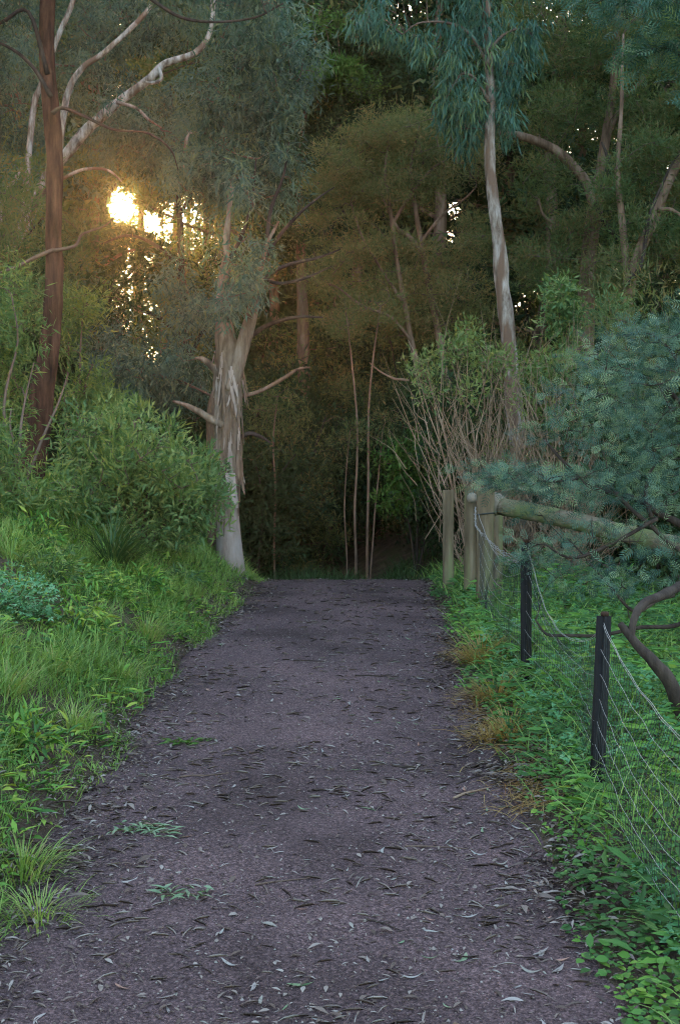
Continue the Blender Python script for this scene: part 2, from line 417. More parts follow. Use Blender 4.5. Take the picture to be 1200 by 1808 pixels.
# openings in the foliage: direction from the path (photograph pixel), radius, soft rim, share of leaves missing
HOLES = [(215, 365, 23, 13, 1), (262, 392, 18, 16, .93), (325, 405, 40, 40, .7), (385, 455, 38, 45, .58), (238, 475, 30, 34, .6), (232, 560, 26, 36, .5), (262, 625, 18, 26, .42), (795, 370, 16, 14, .97), (795, 415, 8, 12, .9), (718, 15, 30, 16, .9), (1178, 150, 7, 10, .9), (1185, 300, 6, 10, .8), (600, 405, 12, 16, .7), (700, 470, 8, 16, .7), (655, 580, 9, 10, .8), (430, 400, 20, 25, .5)]
def sun_open(p):
    """chance that foliage at p is missing because a gap in the crowns passes there"""
    q = np.asarray(p) - CAM; y = np.maximum(q[:, 1], .1)
    px = 600 + q[:, 0] / y * FPX; py = 904 - q[:, 2] / y * FPX
    r = np.zeros(len(q))
    for (hx, hy, rad, soft, s_) in HOLES:
        r = np.maximum(r, s_ * np.clip((rad + soft - np.hypot(px - hx, py - hy)) / soft, 0, 1))
    return r

def limb_mesh(pts, rad, sides, rings, relief=0.0, freq=6.0, flare=0.0):
    p = spline(np.column_stack([pts, rad]), rings)
    r = p[:, 3].copy()
    V, Fs = tube(p[:, :3], r, sides)
    if relief:
        nb = len(p) * sides
        c = np.repeat(p[:, :3], sides, 0); d = unit(V[:nb] - c)
        st = V[:nb] * np.array([1, 1, .18])
        h = (vnoise(st, freq) - .5) * 1.2 + (vnoise(st, freq * 2.7, 5) - .5) * .8 + (vnoise(V[:nb], freq * .4, 9) - .5) * .8
        V[:nb] += d * (h * relief)[:, None]
    return V, Fs, p

def build_plant(name, label, cat, base, limbs, crowns, group=None, twig=(.006, 'twig'), twig_part='twigs', max_twigs=400, open_sun=True, trunk_name='trunk', limb_name='branch'):
    """limbs: dicts pts, rad, mat, sides, rings, relief; crowns: dicts blobs, tpl, mat, size, etc."""
    global rng
    rng = np.random.default_rng(zlib.crc32(label.encode()) + 3)
    base = np.asarray(base, float)
    root = thing(name, base, label, cat, group)
    skel = []
    for k, l in enumerate(limbs):
        V, Fs, p = limb_mesh(np.asarray(l['pts'], float), np.asarray(l['rad'], float), l.get('sides', 10), l.get('rings', 6), l.get('relief', 0), l.get('freq', 6))
        skel.append(p[:, :3])
        mb = MB(); mb.add(V, Fs)
        obj(l.get('name', trunk_name if k == 0 else limb_name), mb.mesh(name + '_limb', True, base), M[l['mat']], root)
    skel = np.vstack(skel) if skel else base[None]
    tw = MB()
    for c in crowns:
        mb = MB(); clumps = []; ctint = []
        for (ctr, rads, n) in c['blobs']:
            q = randdir(n) * (rng.random(n) ** .45)[:, None]
            clumps.append(np.asarray(ctr) + q * np.asarray(rads))
        clumps = np.vstack(clumps)
        if open_sun:
            clumps = clumps[rng.random(len(clumps)) > sun_open(clumps) * .7]
        nc = len(clumps); m = c.get('per', 40); cr = c.get('spread', .25)
        flat = np.asarray(c.get('flat', (1, 1, 1)))
        ci = np.repeat(np.arange(nc), m)
        off = randdir(nc * m) * (rng.random(nc * m) ** .5)[:, None] * cr * flat
        pos = clumps[ci] + off
        tint = np.clip(.5 + (rng.random(nc) - .5)[ci] * c.get('cvar', .5) + (rng.random(len(pos)) - .5) * c.get('lvar', .5), 0, 1)
        ax = unit(np.asarray(c.get('dir', (0, 0, -1))) * c.get('pull', 1.0) + randdir(len(pos)) * c.get('wild', .6) + unit(off) * c.get('out', .2))
        nm = randdir(len(pos)) + np.asarray(c.get('nrm', (0, 0, 0)))
        L_ = c['len'] * (.6 + .8 * rng.random(len(pos))); W_ = c['wid'] * (.7 + .6 * rng.random(len(pos)))
        if open_sun:
            kp = rng.random(len(pos)) > sun_open(pos)
            pos, ax, nm, L_, W_, tint = pos[kp], ax[kp], nm[kp], L_[kp], W_[kp], tint[kp]
        mb.add(*scatter(c['tpl'], pos, ax, nm, W_, L_, tint))
        obj(c.get('name', 'crown'), mb.mesh(name + '_crown', False, base), M[c['mat']], root)
        # twigs from the limbs to the clumps
        pick = rng.permutation(nc)[:max_twigs]
        cur = skel
        for ix in pick:
            e = clumps[ix]
            d = np.linalg.norm(cur - e, axis=1) + np.maximum(cur[:, 2] - e[2], 0) * .6
            s0 = cur[np.argmin(d)]
            ln = np.linalg.norm(e - s0)
            if ln < .05: continue
            mid = (s0 + e) / 2 + randdir(1)[0] * ln * .14 + np.array([0, 0, ln * c.get('arch', .10)])
            q1 = s0 * .7 + mid * .3 + randdir(1)[0] * ln * .04
            pts = spline(np.array([s0, q1, mid, e + (e - mid) * .1]), 3)
            r0 = min(twig[0] * (1 + ln * 1.3), .035)
            tw.add(*tube(pts, np.linspace(r0, twig[0] * .35, len(pts)), 4, False))
            cur = np.vstack([cur, pts[2::2]])
    if tw.n:
        t = obj(twig_part, tw.mesh(name + '_twigs', True, base), M[twig[1]], root); t['kind'] = 'stuff'
    return root

def PL(lst, d=None):
    """pixel polyline [(px, py, width_px[, depth])] -> points, radii"""
    pts = []; rad = []
    for q in lst:
        dd = q[3] if len(q) > 3 else d
        pts.append(P(q[0], q[1], dd)); rad.append(q[2] / 2 / FPX * dd)
    return dict(pts=np.array(pts), rad=np.array(rad))

def BL(lst, d, dr=1.0):
    """pixel blobs [(px, py, rx, ry, clumps[, depth offset])]"""
    o = []
    for q in lst:
        dd = d + (q[5] if len(q) > 5 else 0)
        o.append((P(q[0], q[1], dd), np.array([q[2] / FPX * dd, dr, q[3] / FPX * dd]), q[4]))
    return o

def lm(lst, d, mat, sides=10, rings=6, relief=0, freq=6, name=None):
    r = PL(lst, d); r.update(mat=mat, sides=sides, rings=rings, relief=relief, freq=freq)
    if name: r['name'] = name
    return r

def gnd(px, d):
    x = (px - 600.0) / FPX * d
    return np.array([x, d, float(height(x, d))])

def py_of(p):  # pixel row of a world point
    return 904.0 - (p[2] - CAM[2]) / p[1] * FPX

GUM = dict(tpl=LEAF, mat='gum_leaf', len=.125, wid=.022, per=52, spread=.22, pull=.75, wild=.85, out=.3, flat=(1, 1, 1.15), cvar=.8)
def crown(base, **kw):
    d = dict(base); d.update(kw); return d
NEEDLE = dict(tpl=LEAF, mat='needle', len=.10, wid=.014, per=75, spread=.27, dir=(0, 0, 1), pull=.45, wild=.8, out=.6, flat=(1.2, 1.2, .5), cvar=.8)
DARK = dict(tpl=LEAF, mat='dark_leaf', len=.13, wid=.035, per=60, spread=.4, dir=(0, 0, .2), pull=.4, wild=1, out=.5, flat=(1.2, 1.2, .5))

# ---------------------------------------------------------------- slim red-barked tree on the bank
b = gnd(46, 14.5)
build_plant('stringybark_tree', 'slim leaning tree with dark red fibrous bark rising from the grassy bank', 'tree', b, [
    lm([(44, py_of(b) + 25, 62), (52, 830, 56), (64, 770, 48), (73, 700, 44), (84, 630, 38), (92, 560, 33), (96, 480, 30), (94, 400, 29), (97, 310, 29), (93, 220, 29), (84, 120, 27), (83, 20, 25), (88, -80, 22), (80, -220, 18), (95, -380, 9)], 14.5, 'red_bark', 28, 14, .016, 11),
    lm([(95, 440, 8), (60, 455, 7), (30, 470, 6), (-10, 484, 4), (-70, 500, 2)], 14.4, 'twig', 6, 5),
    lm([(95, 442, 7), (132, 434, 6), (143, 415, 5), (158, 408, 4), (185, 398, 3), (205, 380, 1.5)], 14.4, 'twig', 6, 5),
    lm([(92, 200, 9), (110, 190, 7), (150, 205, 6), (200, 228, 5), (260, 234, 4), (300, 262, 3), (315, 300, 1.5)], 14.3, 'dark_bark', 6, 5),
    lm([(90, 170, 9), (60, 120, 7), (20, 85, 6), (-40, 60, 4)], 14.4, 'dark_bark', 6, 5),
    lm([(84, 130, 9), (50, 20, 7), (0, 40, 6), (-50, 50, 4)], 14.4, 'dark_bark', 6, 5),
    lm([(86, -20, 12), (180, -60, 9), (270, 0, 7), (320, 30, 6), (380, 38, 5), (450, 30, 4), (500, 5, 3)], 14.0, 'dark_bark', 6, 5),
], [crown(GUM, blobs=BL([(60, -120, 130, 80, 60), (180, -160, 150, 90, 60), (-40, -10, 90, 60, 40), (330, -40, 120, 60, 40), (470, 10, 70, 40, 16)], 14.5, 1.2))], max_twigs=160)

# ---------------------------------------------------------------- pale-limbed gum behind it
b = gnd(-130, 19.5)
build_plant('pale_gum_tree', 'pale-limbed gum tree leaning across behind the slim red-barked tree', 'tree', b, [
    lm([(-130, py_of(b) + 20, 35.2), (-90, 620, 30.4), (-30, 520, 25.6), (20, 440, 22.4), (60, 360, 20.8), (88, 305, 20.0), (120, 268, 19.2), (160, 222, 18.4), (212, 178, 16.8), (262, 140, 14.4), (292, 112, 12.8), (345, 92, 11.2), (372, 50, 8.8), (378, -20, 8.0), (400, -120, 4.8)], 19.5, 'pale_bark', 16, 10, .012, 7),
    lm([(102, 290, 12.0), (118, 170, 12.0), (145, 120, 10.4), (180, 95, 9.6), (230, 50, 8.8), (268, 5, 8.0), (300, -80, 4.8)], 19.6, 'pale_bark', 10, 8),
    lm([(40, 400, 11.2), (58, 200, 11.2), (72, 150, 10.4), (100, 70, 9.6), (132, -10, 8.8), (150, -120, 4.8)], 20, 'pale_bark', 10, 8),
    lm([(-10, 480, 11.2), (5, 360, 9.6), (30, 310, 7.2), (38, 295, 3.2)], 19.4, 'pale_bark', 8, 6),
    lm([(85, 330, 6.4), (120, 310, 6.4), (150, 298, 5.6), (190, 300, 4.8), (215, 320, 2.4)], 19.3, 'pale_bark', 8, 6),
    lm([(205, 180, 7.2), (240, 190, 5.6), (262, 210, 4.8), (285, 225, 2.4)], 19.3, 'pale_bark', 8, 6),
    lm([(280, 120, 7.2), (285, 138, 7.2), (268, 146, 5.6), (250, 142, 3.2)], 19.2, 'pale_bark', 8, 6),
    lm([(325, 300, 6.4), (330, 240, 6.4), (345, 232, 4.8), (385, 222, 2.4)], 18.9, 'pale_bark', 8, 6),
], [crown(GUM, blobs=BL([(40, 70, 90, 80, 60), (170, 50, 90, 60, 55), (290, 40, 90, 60, 55), (420, 60, 90, 70, 50), (30, 240, 80, 70, 55), (330, 190, 90, 60, 50), (410, 250, 80, 80, 55), (300, 290, 80, 55, 40), (20, 340, 70, 60, 45), (180, 150, 80, 60, 35), (-40, 450, 70, 80, 40), (200, 250, 70, 45, 26), (490, 150, 60, 60, 30), (120, -40, 200, 60, 70), (380, -40, 150, 50, 60), (240, 210, 60, 40, 14, -1.2), (330, 240, 60, 50, 16, -1.2), (60, 130, 60, 60, 14, -1.2)], 21.2, 1.3))],
    max_twigs=420, open_sun=True)

# ---------------------------------------------------------------- shaggy tree where the bank ends
b = gnd(405, 16.0)
T3L = [
    lm([(407, py_of(b) + 30, 60), (405, 985, 50), (403, 930, 41), (402, 880, 37), (402, 850, 37)], 16, 'smooth_bark', 30, 12, .008, 9),
    lm([(402, 856, 36), (402, 838, 42), (403, 800, 48), (401, 760, 47), (402, 700, 46), (404, 660, 50), (403, 625, 46), (397, 585, 31), (394, 540, 25), (395, 490, 19), (398, 440, 12), (402, 390, 7), (408, 330, 4)], 16, 'shaggy_bark', 40, 16, .034, 10, 'upper_trunk'),
    lm([(407, 690, 28), (416, 650, 28), (428, 608, 26), (440, 572, 23), (448, 540, 21), (455, 505, 15), (462, 465, 10), (474, 425, 7), (492, 390, 4)], 15.9, 'shaggy_bark', 20, 10, .014, 9),
    lm([(462, 465, 8), (490, 420, 7), (525, 380, 6), (560, 350, 4), (590, 330, 2)], 16.1, 'dark_bark', 8, 6),
    lm([(470, 435, 8), (478, 370, 7), (500, 310, 5), (510, 250, 3)], 16.2, 'dark_bark', 8, 6),
    lm([(458, 490, 7), (495, 500, 6), (540, 490, 5), (585, 470, 2)], 16.2, 'dark_bark', 8, 6),
    lm([(396, 470, 8), (425, 420, 7), (445, 350, 5), (452, 280, 3)], 16.3, 'dark_bark', 8, 6),
    lm([(395, 752, 14), (372, 740, 14), (350, 726, 11), (325, 714, 7), (305, 708, 3)], 15.85, 'shaggy_bark', 12, 8, .01, 10),
    lm([(388, 665, 12), (372, 645, 12), (358, 634, 10), (345, 632, 4)], 15.9, 'shaggy_bark', 10, 8, .006, 10),
    lm([(418, 700, 9), (455, 692, 7), (500, 668, 7), (525, 652, 5), (548, 648, 2)], 16.0, 'brown_bark', 8, 6),
    lm([(435, 600, 9), (470, 575, 8), (520, 560, 6), (570, 560, 3)], 16.3, 'dark_bark', 8, 6),
    lm([(420, 775, 8), (440, 765, 8), (462, 772, 6), (478, 782, 2)], 16.0, 'dark_bark', 8, 6),
    lm([(455, 500, 8), (500, 470, 7), (560, 455, 5), (600, 440, 2)], 16.3, 'dark_bark', 8, 6),
    lm([(379, py_of(gnd(379, 16.5)) + 10, 26), (377, 900, 24), (375, 800, 22), (374, 730, 20), (383, 690, 18), (392, 650, 10)], 16.35, 'brown_bark', 14, 8, .01, 9, 'stem'),
]
t3 = build_plant('shaggy_paperbark_tree', 'stout forked tree with peeling shaggy bark at the crest of the path', 'tree', b, T3L,
    [crown(GUM, blobs=BL([(350, 320, 70, 60, 40), (425, 300, 70, 80, 50), (300, 520, 55, 60, 22, .8), (345, 560, 45, 40, 14), (440, 490, 40, 34, 20, -1.1), (405, 520, 30, 44, 22, -1.1), (395, 450, 35, 40, 12, -1.1), (450, 430, 30, 40, 6, -1.1), (425, 330, 40, 40, 8, -1.2), (320, 640, 55, 40, 26), (255, 655, 55, 28, 22), (200, 640, 50, 40, 18, .6), (470, 190, 60, 60, 40), (380, 180, 60, 60, 30), (450, 90, 80, 70, 40), (340, 420, 45, 30, 8), (500, 300, 40, 60, 16), (420, 420, 50, 40, 8), (520, 120, 60, 60, 24)], 16.7, .7))],
    max_twigs=260, open_sun=True)
# peeling bark flaps, each a curled strip of its own
ax_pts = spline(np.column_stack([T3L[1]['pts'], T3L[1]['rad']]), 10)
for k in range(110):
    q = ax_pts[rng.integers(2, 62)]; a = rng.uniform(-2.7, -.3); ln = rng.uniform(.2, .75); wd = rng.uniform(.012, .04)
    c0, r0 = q[:3], q[3] * 1.06 + .004
    n = 7; V = []; lift = rng.uniform(-.01, .06); tw_ = rng.uniform(-.35, .35)
    for i_ in range(n):
        f = i_ / (n - 1); wv = wd * (1 - .55 * f * f) * (1 if i_ < n - 1 else .25)
        for sgn in (-1, 0, 1):
            aa = a + sgn * wv / r0 * .7 + tw_ * f
            rr = r0 + .008 + lift * f * f + (.006 if sgn == 0 else 0)
            V.append(c0 + np.array([math.cos(aa) * rr, math.sin(aa) * rr, -ln * f]))
    F = [[i_ * 3 + c, i_ * 3 + c + 1, i_ * 3 + c + 4, i_ * 3 + c + 3] for i_ in range(n - 1) for c in (0, 1)]
    V = np.array(V) + (rng.random((len(V), 3)) - .5) * .012
    obj('bark_flap', mesh_np('bark_flap', V - b, np.array(F)), M[['shaggy_bark', 'shaggy_bark', 'brown_bark', 'smooth_bark'][k % 4]], t3)
# the long pale tongue of bark that hangs at the foot of the shaggy part
V = []
for f, x, wd in ((0, 406, 9), (.4, 409, 8), (.75, 413, 7), (1, 418, 2)):
    for sg in (-1, 0, 1): V.append(P(x + sg * wd, 835 + f * 62, 15.78 - .05 * f - (.012 if sg == 0 else 0)))
obj('bark_flap', mesh_np('bark_flap', np.array(V) - b, np.array([[i_ * 3 + c, i_ * 3 + c + 1, i_ * 3 + c + 4, i_ * 3 + c + 3] for i_ in range(3) for c in (0, 1)])), M['smooth_bark'], t3)

# ---------------------------------------------------------------- dark dense tree in the middle distance
b = gnd(536, 26)
build_plant('dense_evergreen_tree', 'dense dark evergreen tree with a pinkish trunk and bright green upper clumps', 'tree', b, [
    lm([(540, py_of(b) + 20, 26), (537, 800, 24), (535, 600, 21), (532, 480, 19), (530, 350, 16), (535, 200, 13), (560, 60, 10), (580, -120, 5)], 26, 'brown_bark', 12, 8, .02, 5),
    lm([(533, 520, 10), (560, 440, 9), (600, 380, 6), (640, 340, 3)], 26, 'dark_bark', 7, 6),
    lm([(532, 430, 10), (500, 350, 9), (480, 300, 6), (470, 250, 3)], 26, 'dark_bark', 7, 6),
    lm([(534, 300, 10), (590, 220, 9), (650, 170, 6), (690, 150, 3)], 26, 'dark_bark', 7, 6),
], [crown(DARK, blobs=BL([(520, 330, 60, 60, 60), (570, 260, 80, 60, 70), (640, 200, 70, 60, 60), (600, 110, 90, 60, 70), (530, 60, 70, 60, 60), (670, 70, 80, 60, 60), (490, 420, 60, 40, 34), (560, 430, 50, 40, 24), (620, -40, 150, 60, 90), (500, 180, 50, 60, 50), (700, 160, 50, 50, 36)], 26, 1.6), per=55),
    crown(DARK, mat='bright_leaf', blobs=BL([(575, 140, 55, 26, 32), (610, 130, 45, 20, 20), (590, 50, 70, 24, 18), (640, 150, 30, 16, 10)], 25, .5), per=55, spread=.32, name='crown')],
    max_twigs=200)

# ---------------------------------------------------------------- feathery tea tree in the centre
b = gnd(800, 21)
build_plant('feathery_tea_tree', 'feathery brown-green tea tree with thin crooked grey stems above the path', 'tree', b, [
    lm([(806, py_of(b) + 15, 15), (798, 830, 14), (782, 780, 13), (765, 730, 12), (745, 670, 11), (728, 610, 10), (715, 540, 9), (700, 460, 8), (690, 380, 7), (680, 300, 5), (690, 230, 3)], 21, 'brown_bark', 9, 7, .006, 9),
    lm([(812, 860, 13), (800, 760, 12), (785, 660, 12), (772, 580, 12), (758, 510, 11), (745, 440, 10), (735, 380, 8), (725, 300, 6), (740, 220, 3)], 21.2, 'brown_bark', 9, 7, .006, 9),
    lm([(748, 450, 8), (725, 420, 8), (703, 405, 7), (690, 380, 6), (672, 340, 3)], 21, 'brown_bark', 8, 6),
    lm([(690, 400, 6), (720, 350, 6), (760, 300, 4), (790, 280, 2)], 21, 'brown_bark', 7, 6),
    lm([(725, 600, 6), (690, 560, 5), (640, 540, 5), (600, 510, 3), (580, 500, 2)], 20.8, 'brown_bark', 7, 6),
    lm([(765, 690, 5), (720, 672, 5), (695, 668, 4), (670, 655, 3), (652, 640, 2)], 20.7, 'tan_twig', 7, 6),
    lm([(715, 540, 6), (670, 470, 5), (640, 420, 4), (620, 360, 2)], 21, 'brown_bark', 7, 6),
    lm([(740, 430, 6), (780, 380, 5), (820, 350, 3), (840, 330, 2)], 21, 'brown_bark', 7, 6),
], [crown(NEEDLE, mat='olive_needle', blobs=BL([(640, 260, 70, 45, 60), (715, 240, 75, 45, 65), (590, 320, 60, 45, 45), (680, 340, 80, 50, 60), (770, 320, 60, 60, 45), (610, 420, 60, 45, 40), (690, 460, 70, 50, 48), (750, 500, 70, 50, 45), (820, 430, 45, 60, 30), (570, 490, 50, 35, 22), (630, 560, 70, 40, 36), (720, 570, 60, 35, 32), (810, 540, 55, 55, 40), (560, 380, 40, 40, 18), (840, 260, 50, 60, 30)], 21.3, 1.3))], max_twigs=420, open_sun=True)

# ---------------------------------------------------------------- white gum on the right
b = gnd(930, 17)
build_plant('white_gum_tree', 'straight gum with flaking white bark and hanging blue-green leaves near its top', 'tree', b, [
    lm([(930, py_of(b) + 20, 36), (922, 850, 32), (912, 760, 30), (903, 660, 28), (896, 590, 27), (888, 520, 25), (884, 460, 24), (877, 400, 22), (868, 330, 20), (864, 260, 19), (866, 200, 17), (864, 130, 16), (861, 60, 15), (855, -40, 13), (850, -200, 8)], 17, 'pale_bark', 24, 14, .02, 9),
    lm([(863, 120, 7), (830, 60, 6), (790, 40, 5), (740, 40, 3), (710, 60, 2)], 16.9, 'twig', 7, 6),
    lm([(864, 180, 6), (840, 140, 5), (815, 130, 4), (795, 160, 2)], 16.8, 'twig', 7, 6),
    lm([(862, 90, 6), (890, 60, 5), (925, 50, 4), (945, 70, 2)], 16.8, 'twig', 7, 6),
], [crown(GUM, mat='teal_leaf', blobs=BL([(845, 30, 70, 36, 26), (800, 110, 26, 50, 15), (885, 120, 45, 45, 20), (835, 180, 36, 45, 15), (890, 195, 24, 40, 11), (822, 240, 14, 34, 6), (700, 40, 40, 30, 14), (745, 80, 20, 25, 6), (930, 70, 35, 40, 16), (790, 190, 20, 30, 8), (660, 30, 40, 30, 12), (850, -60, 140, 50, 50)], 17, .6), len=.17, wid=.022, pull=1, wild=.55, per=34, spread=.19)], max_twigs=150)
# loose bark ribbons hanging on the white trunk
# ---------------------------------------------------------------- brown crooked tree on the right
b = gnd(1030, 19)
build_plant('crooked_brown_tree', 'crooked brown tree whose thick limb arches over towards the white gum', 'tree', b, [
    lm([(1030, py_of(b) + 20, 40), (1032, 760, 34), (1032, 640, 31), (1034, 560, 30), (1038, 470, 28), (1044, 410, 26), (1052, 355, 26), (1062, 290, 20), (1075, 210, 15), (1086, 110, 12), (1092, -20, 10), (1100, -160, 5)], 19, 'brown_bark', 20, 10, .016, 8),
    lm([(1050, 365, 20), (1036, 325, 19), (1015, 297, 18), (985, 268, 17), (955, 252, 16), (920, 240, 15), (890, 236, 13), (860, 225, 8), (830, 190, 4)], 18.9, 'brown_bark', 14, 9, .01, 9),
    lm([(1050, 355, 9), (1062, 385, 8), (1085, 415, 8), (1104, 440, 6), (1112, 500, 5), (1116, 560, 3)], 18.7, 'dark_bark', 8, 6),
    lm([(1056, 340, 9), (1068, 310, 8), (1072, 280, 6), (1062, 250, 4)], 18.7, 'dark_bark', 8, 6),
    lm([(1040, 420, 7), (990, 400, 6), (960, 380, 5), (950, 350, 3)], 19.2, 'brown_bark', 7, 6),
    lm([(1072, 240, 9), (1100, 180, 8), (1150, 120, 6), (1190, 60, 4)], 19, 'brown_bark', 8, 6),
], [crown(NEEDLE, blobs=BL([(1000, 110, 70, 60, 60), (1090, 80, 70, 60, 60), (975, 210, 60, 50, 45), (1090, 210, 60, 50, 45), (960, 330, 50, 55, 34), (1000, 420, 50, 50, 30), (950, 470, 50, 50, 34), (1060, -30, 150, 60, 90), (930, 30, 60, 60, 40)], 19.3, 1.2))], max_twigs=300)
b = gnd(1125, 17.5)
build_plant('dark_limbed_tea_tree', 'dark many-limbed tea tree at the right edge above the wattle', 'tree', b, [
    lm([(1118, py_of(b) + 20, 26), (1112, 640, 22), (1108, 540, 18), (1106, 470, 15), (1096, 380, 12), (1090, 300, 9), (1096, 200, 6), (1100, 60, 3)], 17.5, 'brown_bark', 12, 8, .01, 8),
    lm([(1110, 520, 18), (1122, 460, 18), (1148, 400, 18), (1172, 340, 17), (1195, 290, 15), (1230, 220, 12), (1260, 120, 6)], 17.4, 'brown_bark', 12, 8, .01, 8),
    lm([(1108, 500, 9), (1130, 470, 8), (1140, 420, 7), (1146, 380, 6), (1180, 300, 4), (1200, 270, 2)], 17.2, 'dark_bark', 8, 6),
    lm([(1160, 370, 8), (1185, 370, 7), (1215, 390, 4)], 17.3, 'brown_bark', 8, 6),
    lm([(1110, 560, 8), (1090, 580, 7), (1078, 600, 5), (1070, 640, 3)], 17.2, 'brown_bark', 8, 6),
], [crown(NEEDLE, blobs=BL([(1180, 150, 60, 70, 55), (1150, 270, 60, 50, 40), (1190, 330, 50, 50, 36), (1120, 410, 55, 45, 30), (1190, 450, 55, 60, 40), (1080, 480, 50, 50, 30), (1180, 30, 90, 60, 60), (1080, 330, 50, 50, 28), (1240, 240, 60, 150, 60)], 17.8, 1.1))], max_twigs=240)

# ---------------------------------------------------------------- shrubs on the left bank
def stems(base, tops, r0, mat, wob=.12, n=4):
    out = []
    for t in tops:
        t = np.asarray(t); ln = np.linalg.norm(t - base)
        pts = [base + (t - base) * f + (randdir(1)[0] * wob * ln * .5 * math.sin(math.pi * f)) + np.array([0, 0, .12 * ln * math.sin(math.pi * f)]) for f in np.linspace(0, 1, n)]
        pts[0] = base - np.array([0, 0, .05])
        out.append(dict(pts=np.array(pts), rad=np.linspace(r0, r0 * .3, n), mat=mat, sides=6, rings=4, name='stem'))
    return out
SHRUB = dict(tpl=LEAF, mat='shrub_leaf', len=.088, wid=.025, per=42, spread=.2, dir=(0, -.3, .25), pull=.6, wild=.75, out=.7, nrm=(0, -.4, .9), cvar=.9)
b = gnd(250, 13.2)
build_plant('leafy_green_shrub', 'big rounded bright green shrub beside the shaggy trunk', 'shrub', b, stems(b, [P(180, 770, 13), P(240, 740, 13), P(300, 750, 13), P(340, 800, 13), P(260, 820, 12.8), P(340, 900, 13), P(160, 840, 12.8)], .02, 'twig'),
    [crown(SHRUB, blobs=BL([(195, 780, 52, 30, 34, .3), (285, 813, 46, 40, 34, .3), (150, 818, 50, 40, 26, .3), (338, 845, 40, 40, 30), (250, 850, 70, 50, 56, -.2), (335, 900, 42, 55, 44), (190, 880, 50, 40, 22, -.2), (290, 930, 60, 40, 34, .1), (150, 758, 20, 30, 5, .3), (205, 740, 14, 26, 6, .3), (248, 740, 12, 18, 4, .4), (278, 763, 16, 20, 6, .3), (322, 803, 16, 30, 6, .3), (362, 830, 14, 26, 5), (380, 870, 14, 30, 6)], 13.2, .75)),
     crown(SHRUB, mat='willow_leaf', len=.12, wid=.024, per=16, spread=.15, dir=(.1, -.3, .6), pull=.9, wild=.6, name='young_shoots', blobs=BL([(140, 763, 30, 40, 9, -.3), (200, 743, 26, 30, 9, -.2), (240, 740, 20, 26, 7), (300, 766, 18, 24, 6), (345, 813, 16, 34, 7), (372, 840, 14, 34, 6), (230, 810, 90, 50, 30, -.8), (310, 850, 60, 60, 20, -.7), (180, 850, 50, 40, 12, -.7), (385, 900, 10, 40, 5, -.2)], 13.2, .3))], max_twigs=200)
b = gnd(30, 12.6)
build_plant('willowy_shrub', 'tall loose pale green shrub at the left edge in front of the red trunk', 'shrub', b, stems(b, [P(20, 520, 12.8), P(-60, 600, 12.6), P(60, 640, 12.9), P(20, 720, 12.5), P(120, 660, 13.2), P(-40, 760, 12.3)], .02, 'twig'),
    [crown(SHRUB, mat='willow_leaf', len=.11, wid=.018, per=38, spread=.26, dir=(0, -.2, -.3), pull=.6, blobs=BL([(20, 520, 40, 45, 22, 1), (10, 610, 55, 60, 40, .6), (-60, 600, 60, 120, 60), (0, 710, 36, 60, 28, .8), (0, 790, 36, 40, 20, -.6), (-50, 800, 60, 80, 40, -.4), (10, 870, 50, 36, 26, -.8), (115, 865, 34, 30, 14, -.5)], 12.6, .7))], max_twigs=160)
b = gnd(135, 15.5)
build_plant('straggly_shrub', 'straggly pale-leaved shrub between the red trunk and the rounded shrub', 'shrub', b, stems(b, [P(120, 560, 15.5), P(150, 520, 15.5), P(165, 640, 15.5), P(135, 700, 15.3)], .02, 'twig'),
    [crown(SHRUB, mat='willow_leaf', len=.11, wid=.022, blobs=BL([(150, 540, 40, 35, 20), (120, 590, 30, 40, 14), (165, 680, 40, 40, 18), (125, 720, 30, 40, 14), (200, 720, 40, 25, 14)], 15.5, .5))], max_twigs=60)
b = gnd(270, 19)
build_plant('grey_leaved_shrub', 'grey-green drooping shrub in shade behind the rounded green shrub', 'shrub', b, stems(b, [P(200, 660, 19), P(260, 640, 19), P(310, 680, 19), P(240, 720, 19)], .025, 'dark_bark'),
    [crown(GUM, per=40, blobs=BL([(200, 670, 55, 50, 30), (260, 680, 60, 60, 40), (320, 690, 45, 50, 26), (230, 590, 50, 50, 20), (170, 620, 40, 60, 20), (130, 560, 45, 70, 22)], 19, .9))], max_twigs=100)
# sedge tussock
b = gnd(205, 11.6)
e = thing('sedge_tussock', b, 'dark strappy sedge tussock arching below the rounded green shrub', 'tussock')
n = 260; ang = rng.uniform(0, 2 * np.pi, n); tilt = rng.uniform(.15, 1.0, n)
ax = np.stack([np.cos(ang) * tilt + .35, np.sin(ang) * tilt * .8 - .1, np.ones(n)], 1)
pos = np.stack([np.cos(ang) * .12 * rng.random(n), np.sin(ang) * .12 * rng.random(n), np.zeros(n)], 1)
LONG = (np.array([[-.5, 0, 0], [.5, 0, 0], [.5, .3, .03], [-.5, .3, .03], [.42, .55, .12], [-.42, .55, .12], [.3, .78, .3], [-.3, .78, .3], [.04, .93, .55], [-.04, .93, .55]]), np.array([[0, 1, 2, 3], [3, 2, 4, 5], [5, 4, 6, 7], [7, 6, 8, 9]]))
nm = np.stack([ax[:, 0], ax[:, 1], -np.full(n, .35)], 1)
V, F, T = scatter(LONG, pos, ax, nm, .011, rng.uniform(.45, .85, n), rng.random(n))
obj('leaf_blades', mesh_np('sedge_blades', V, F, T), M['sedge'], e)
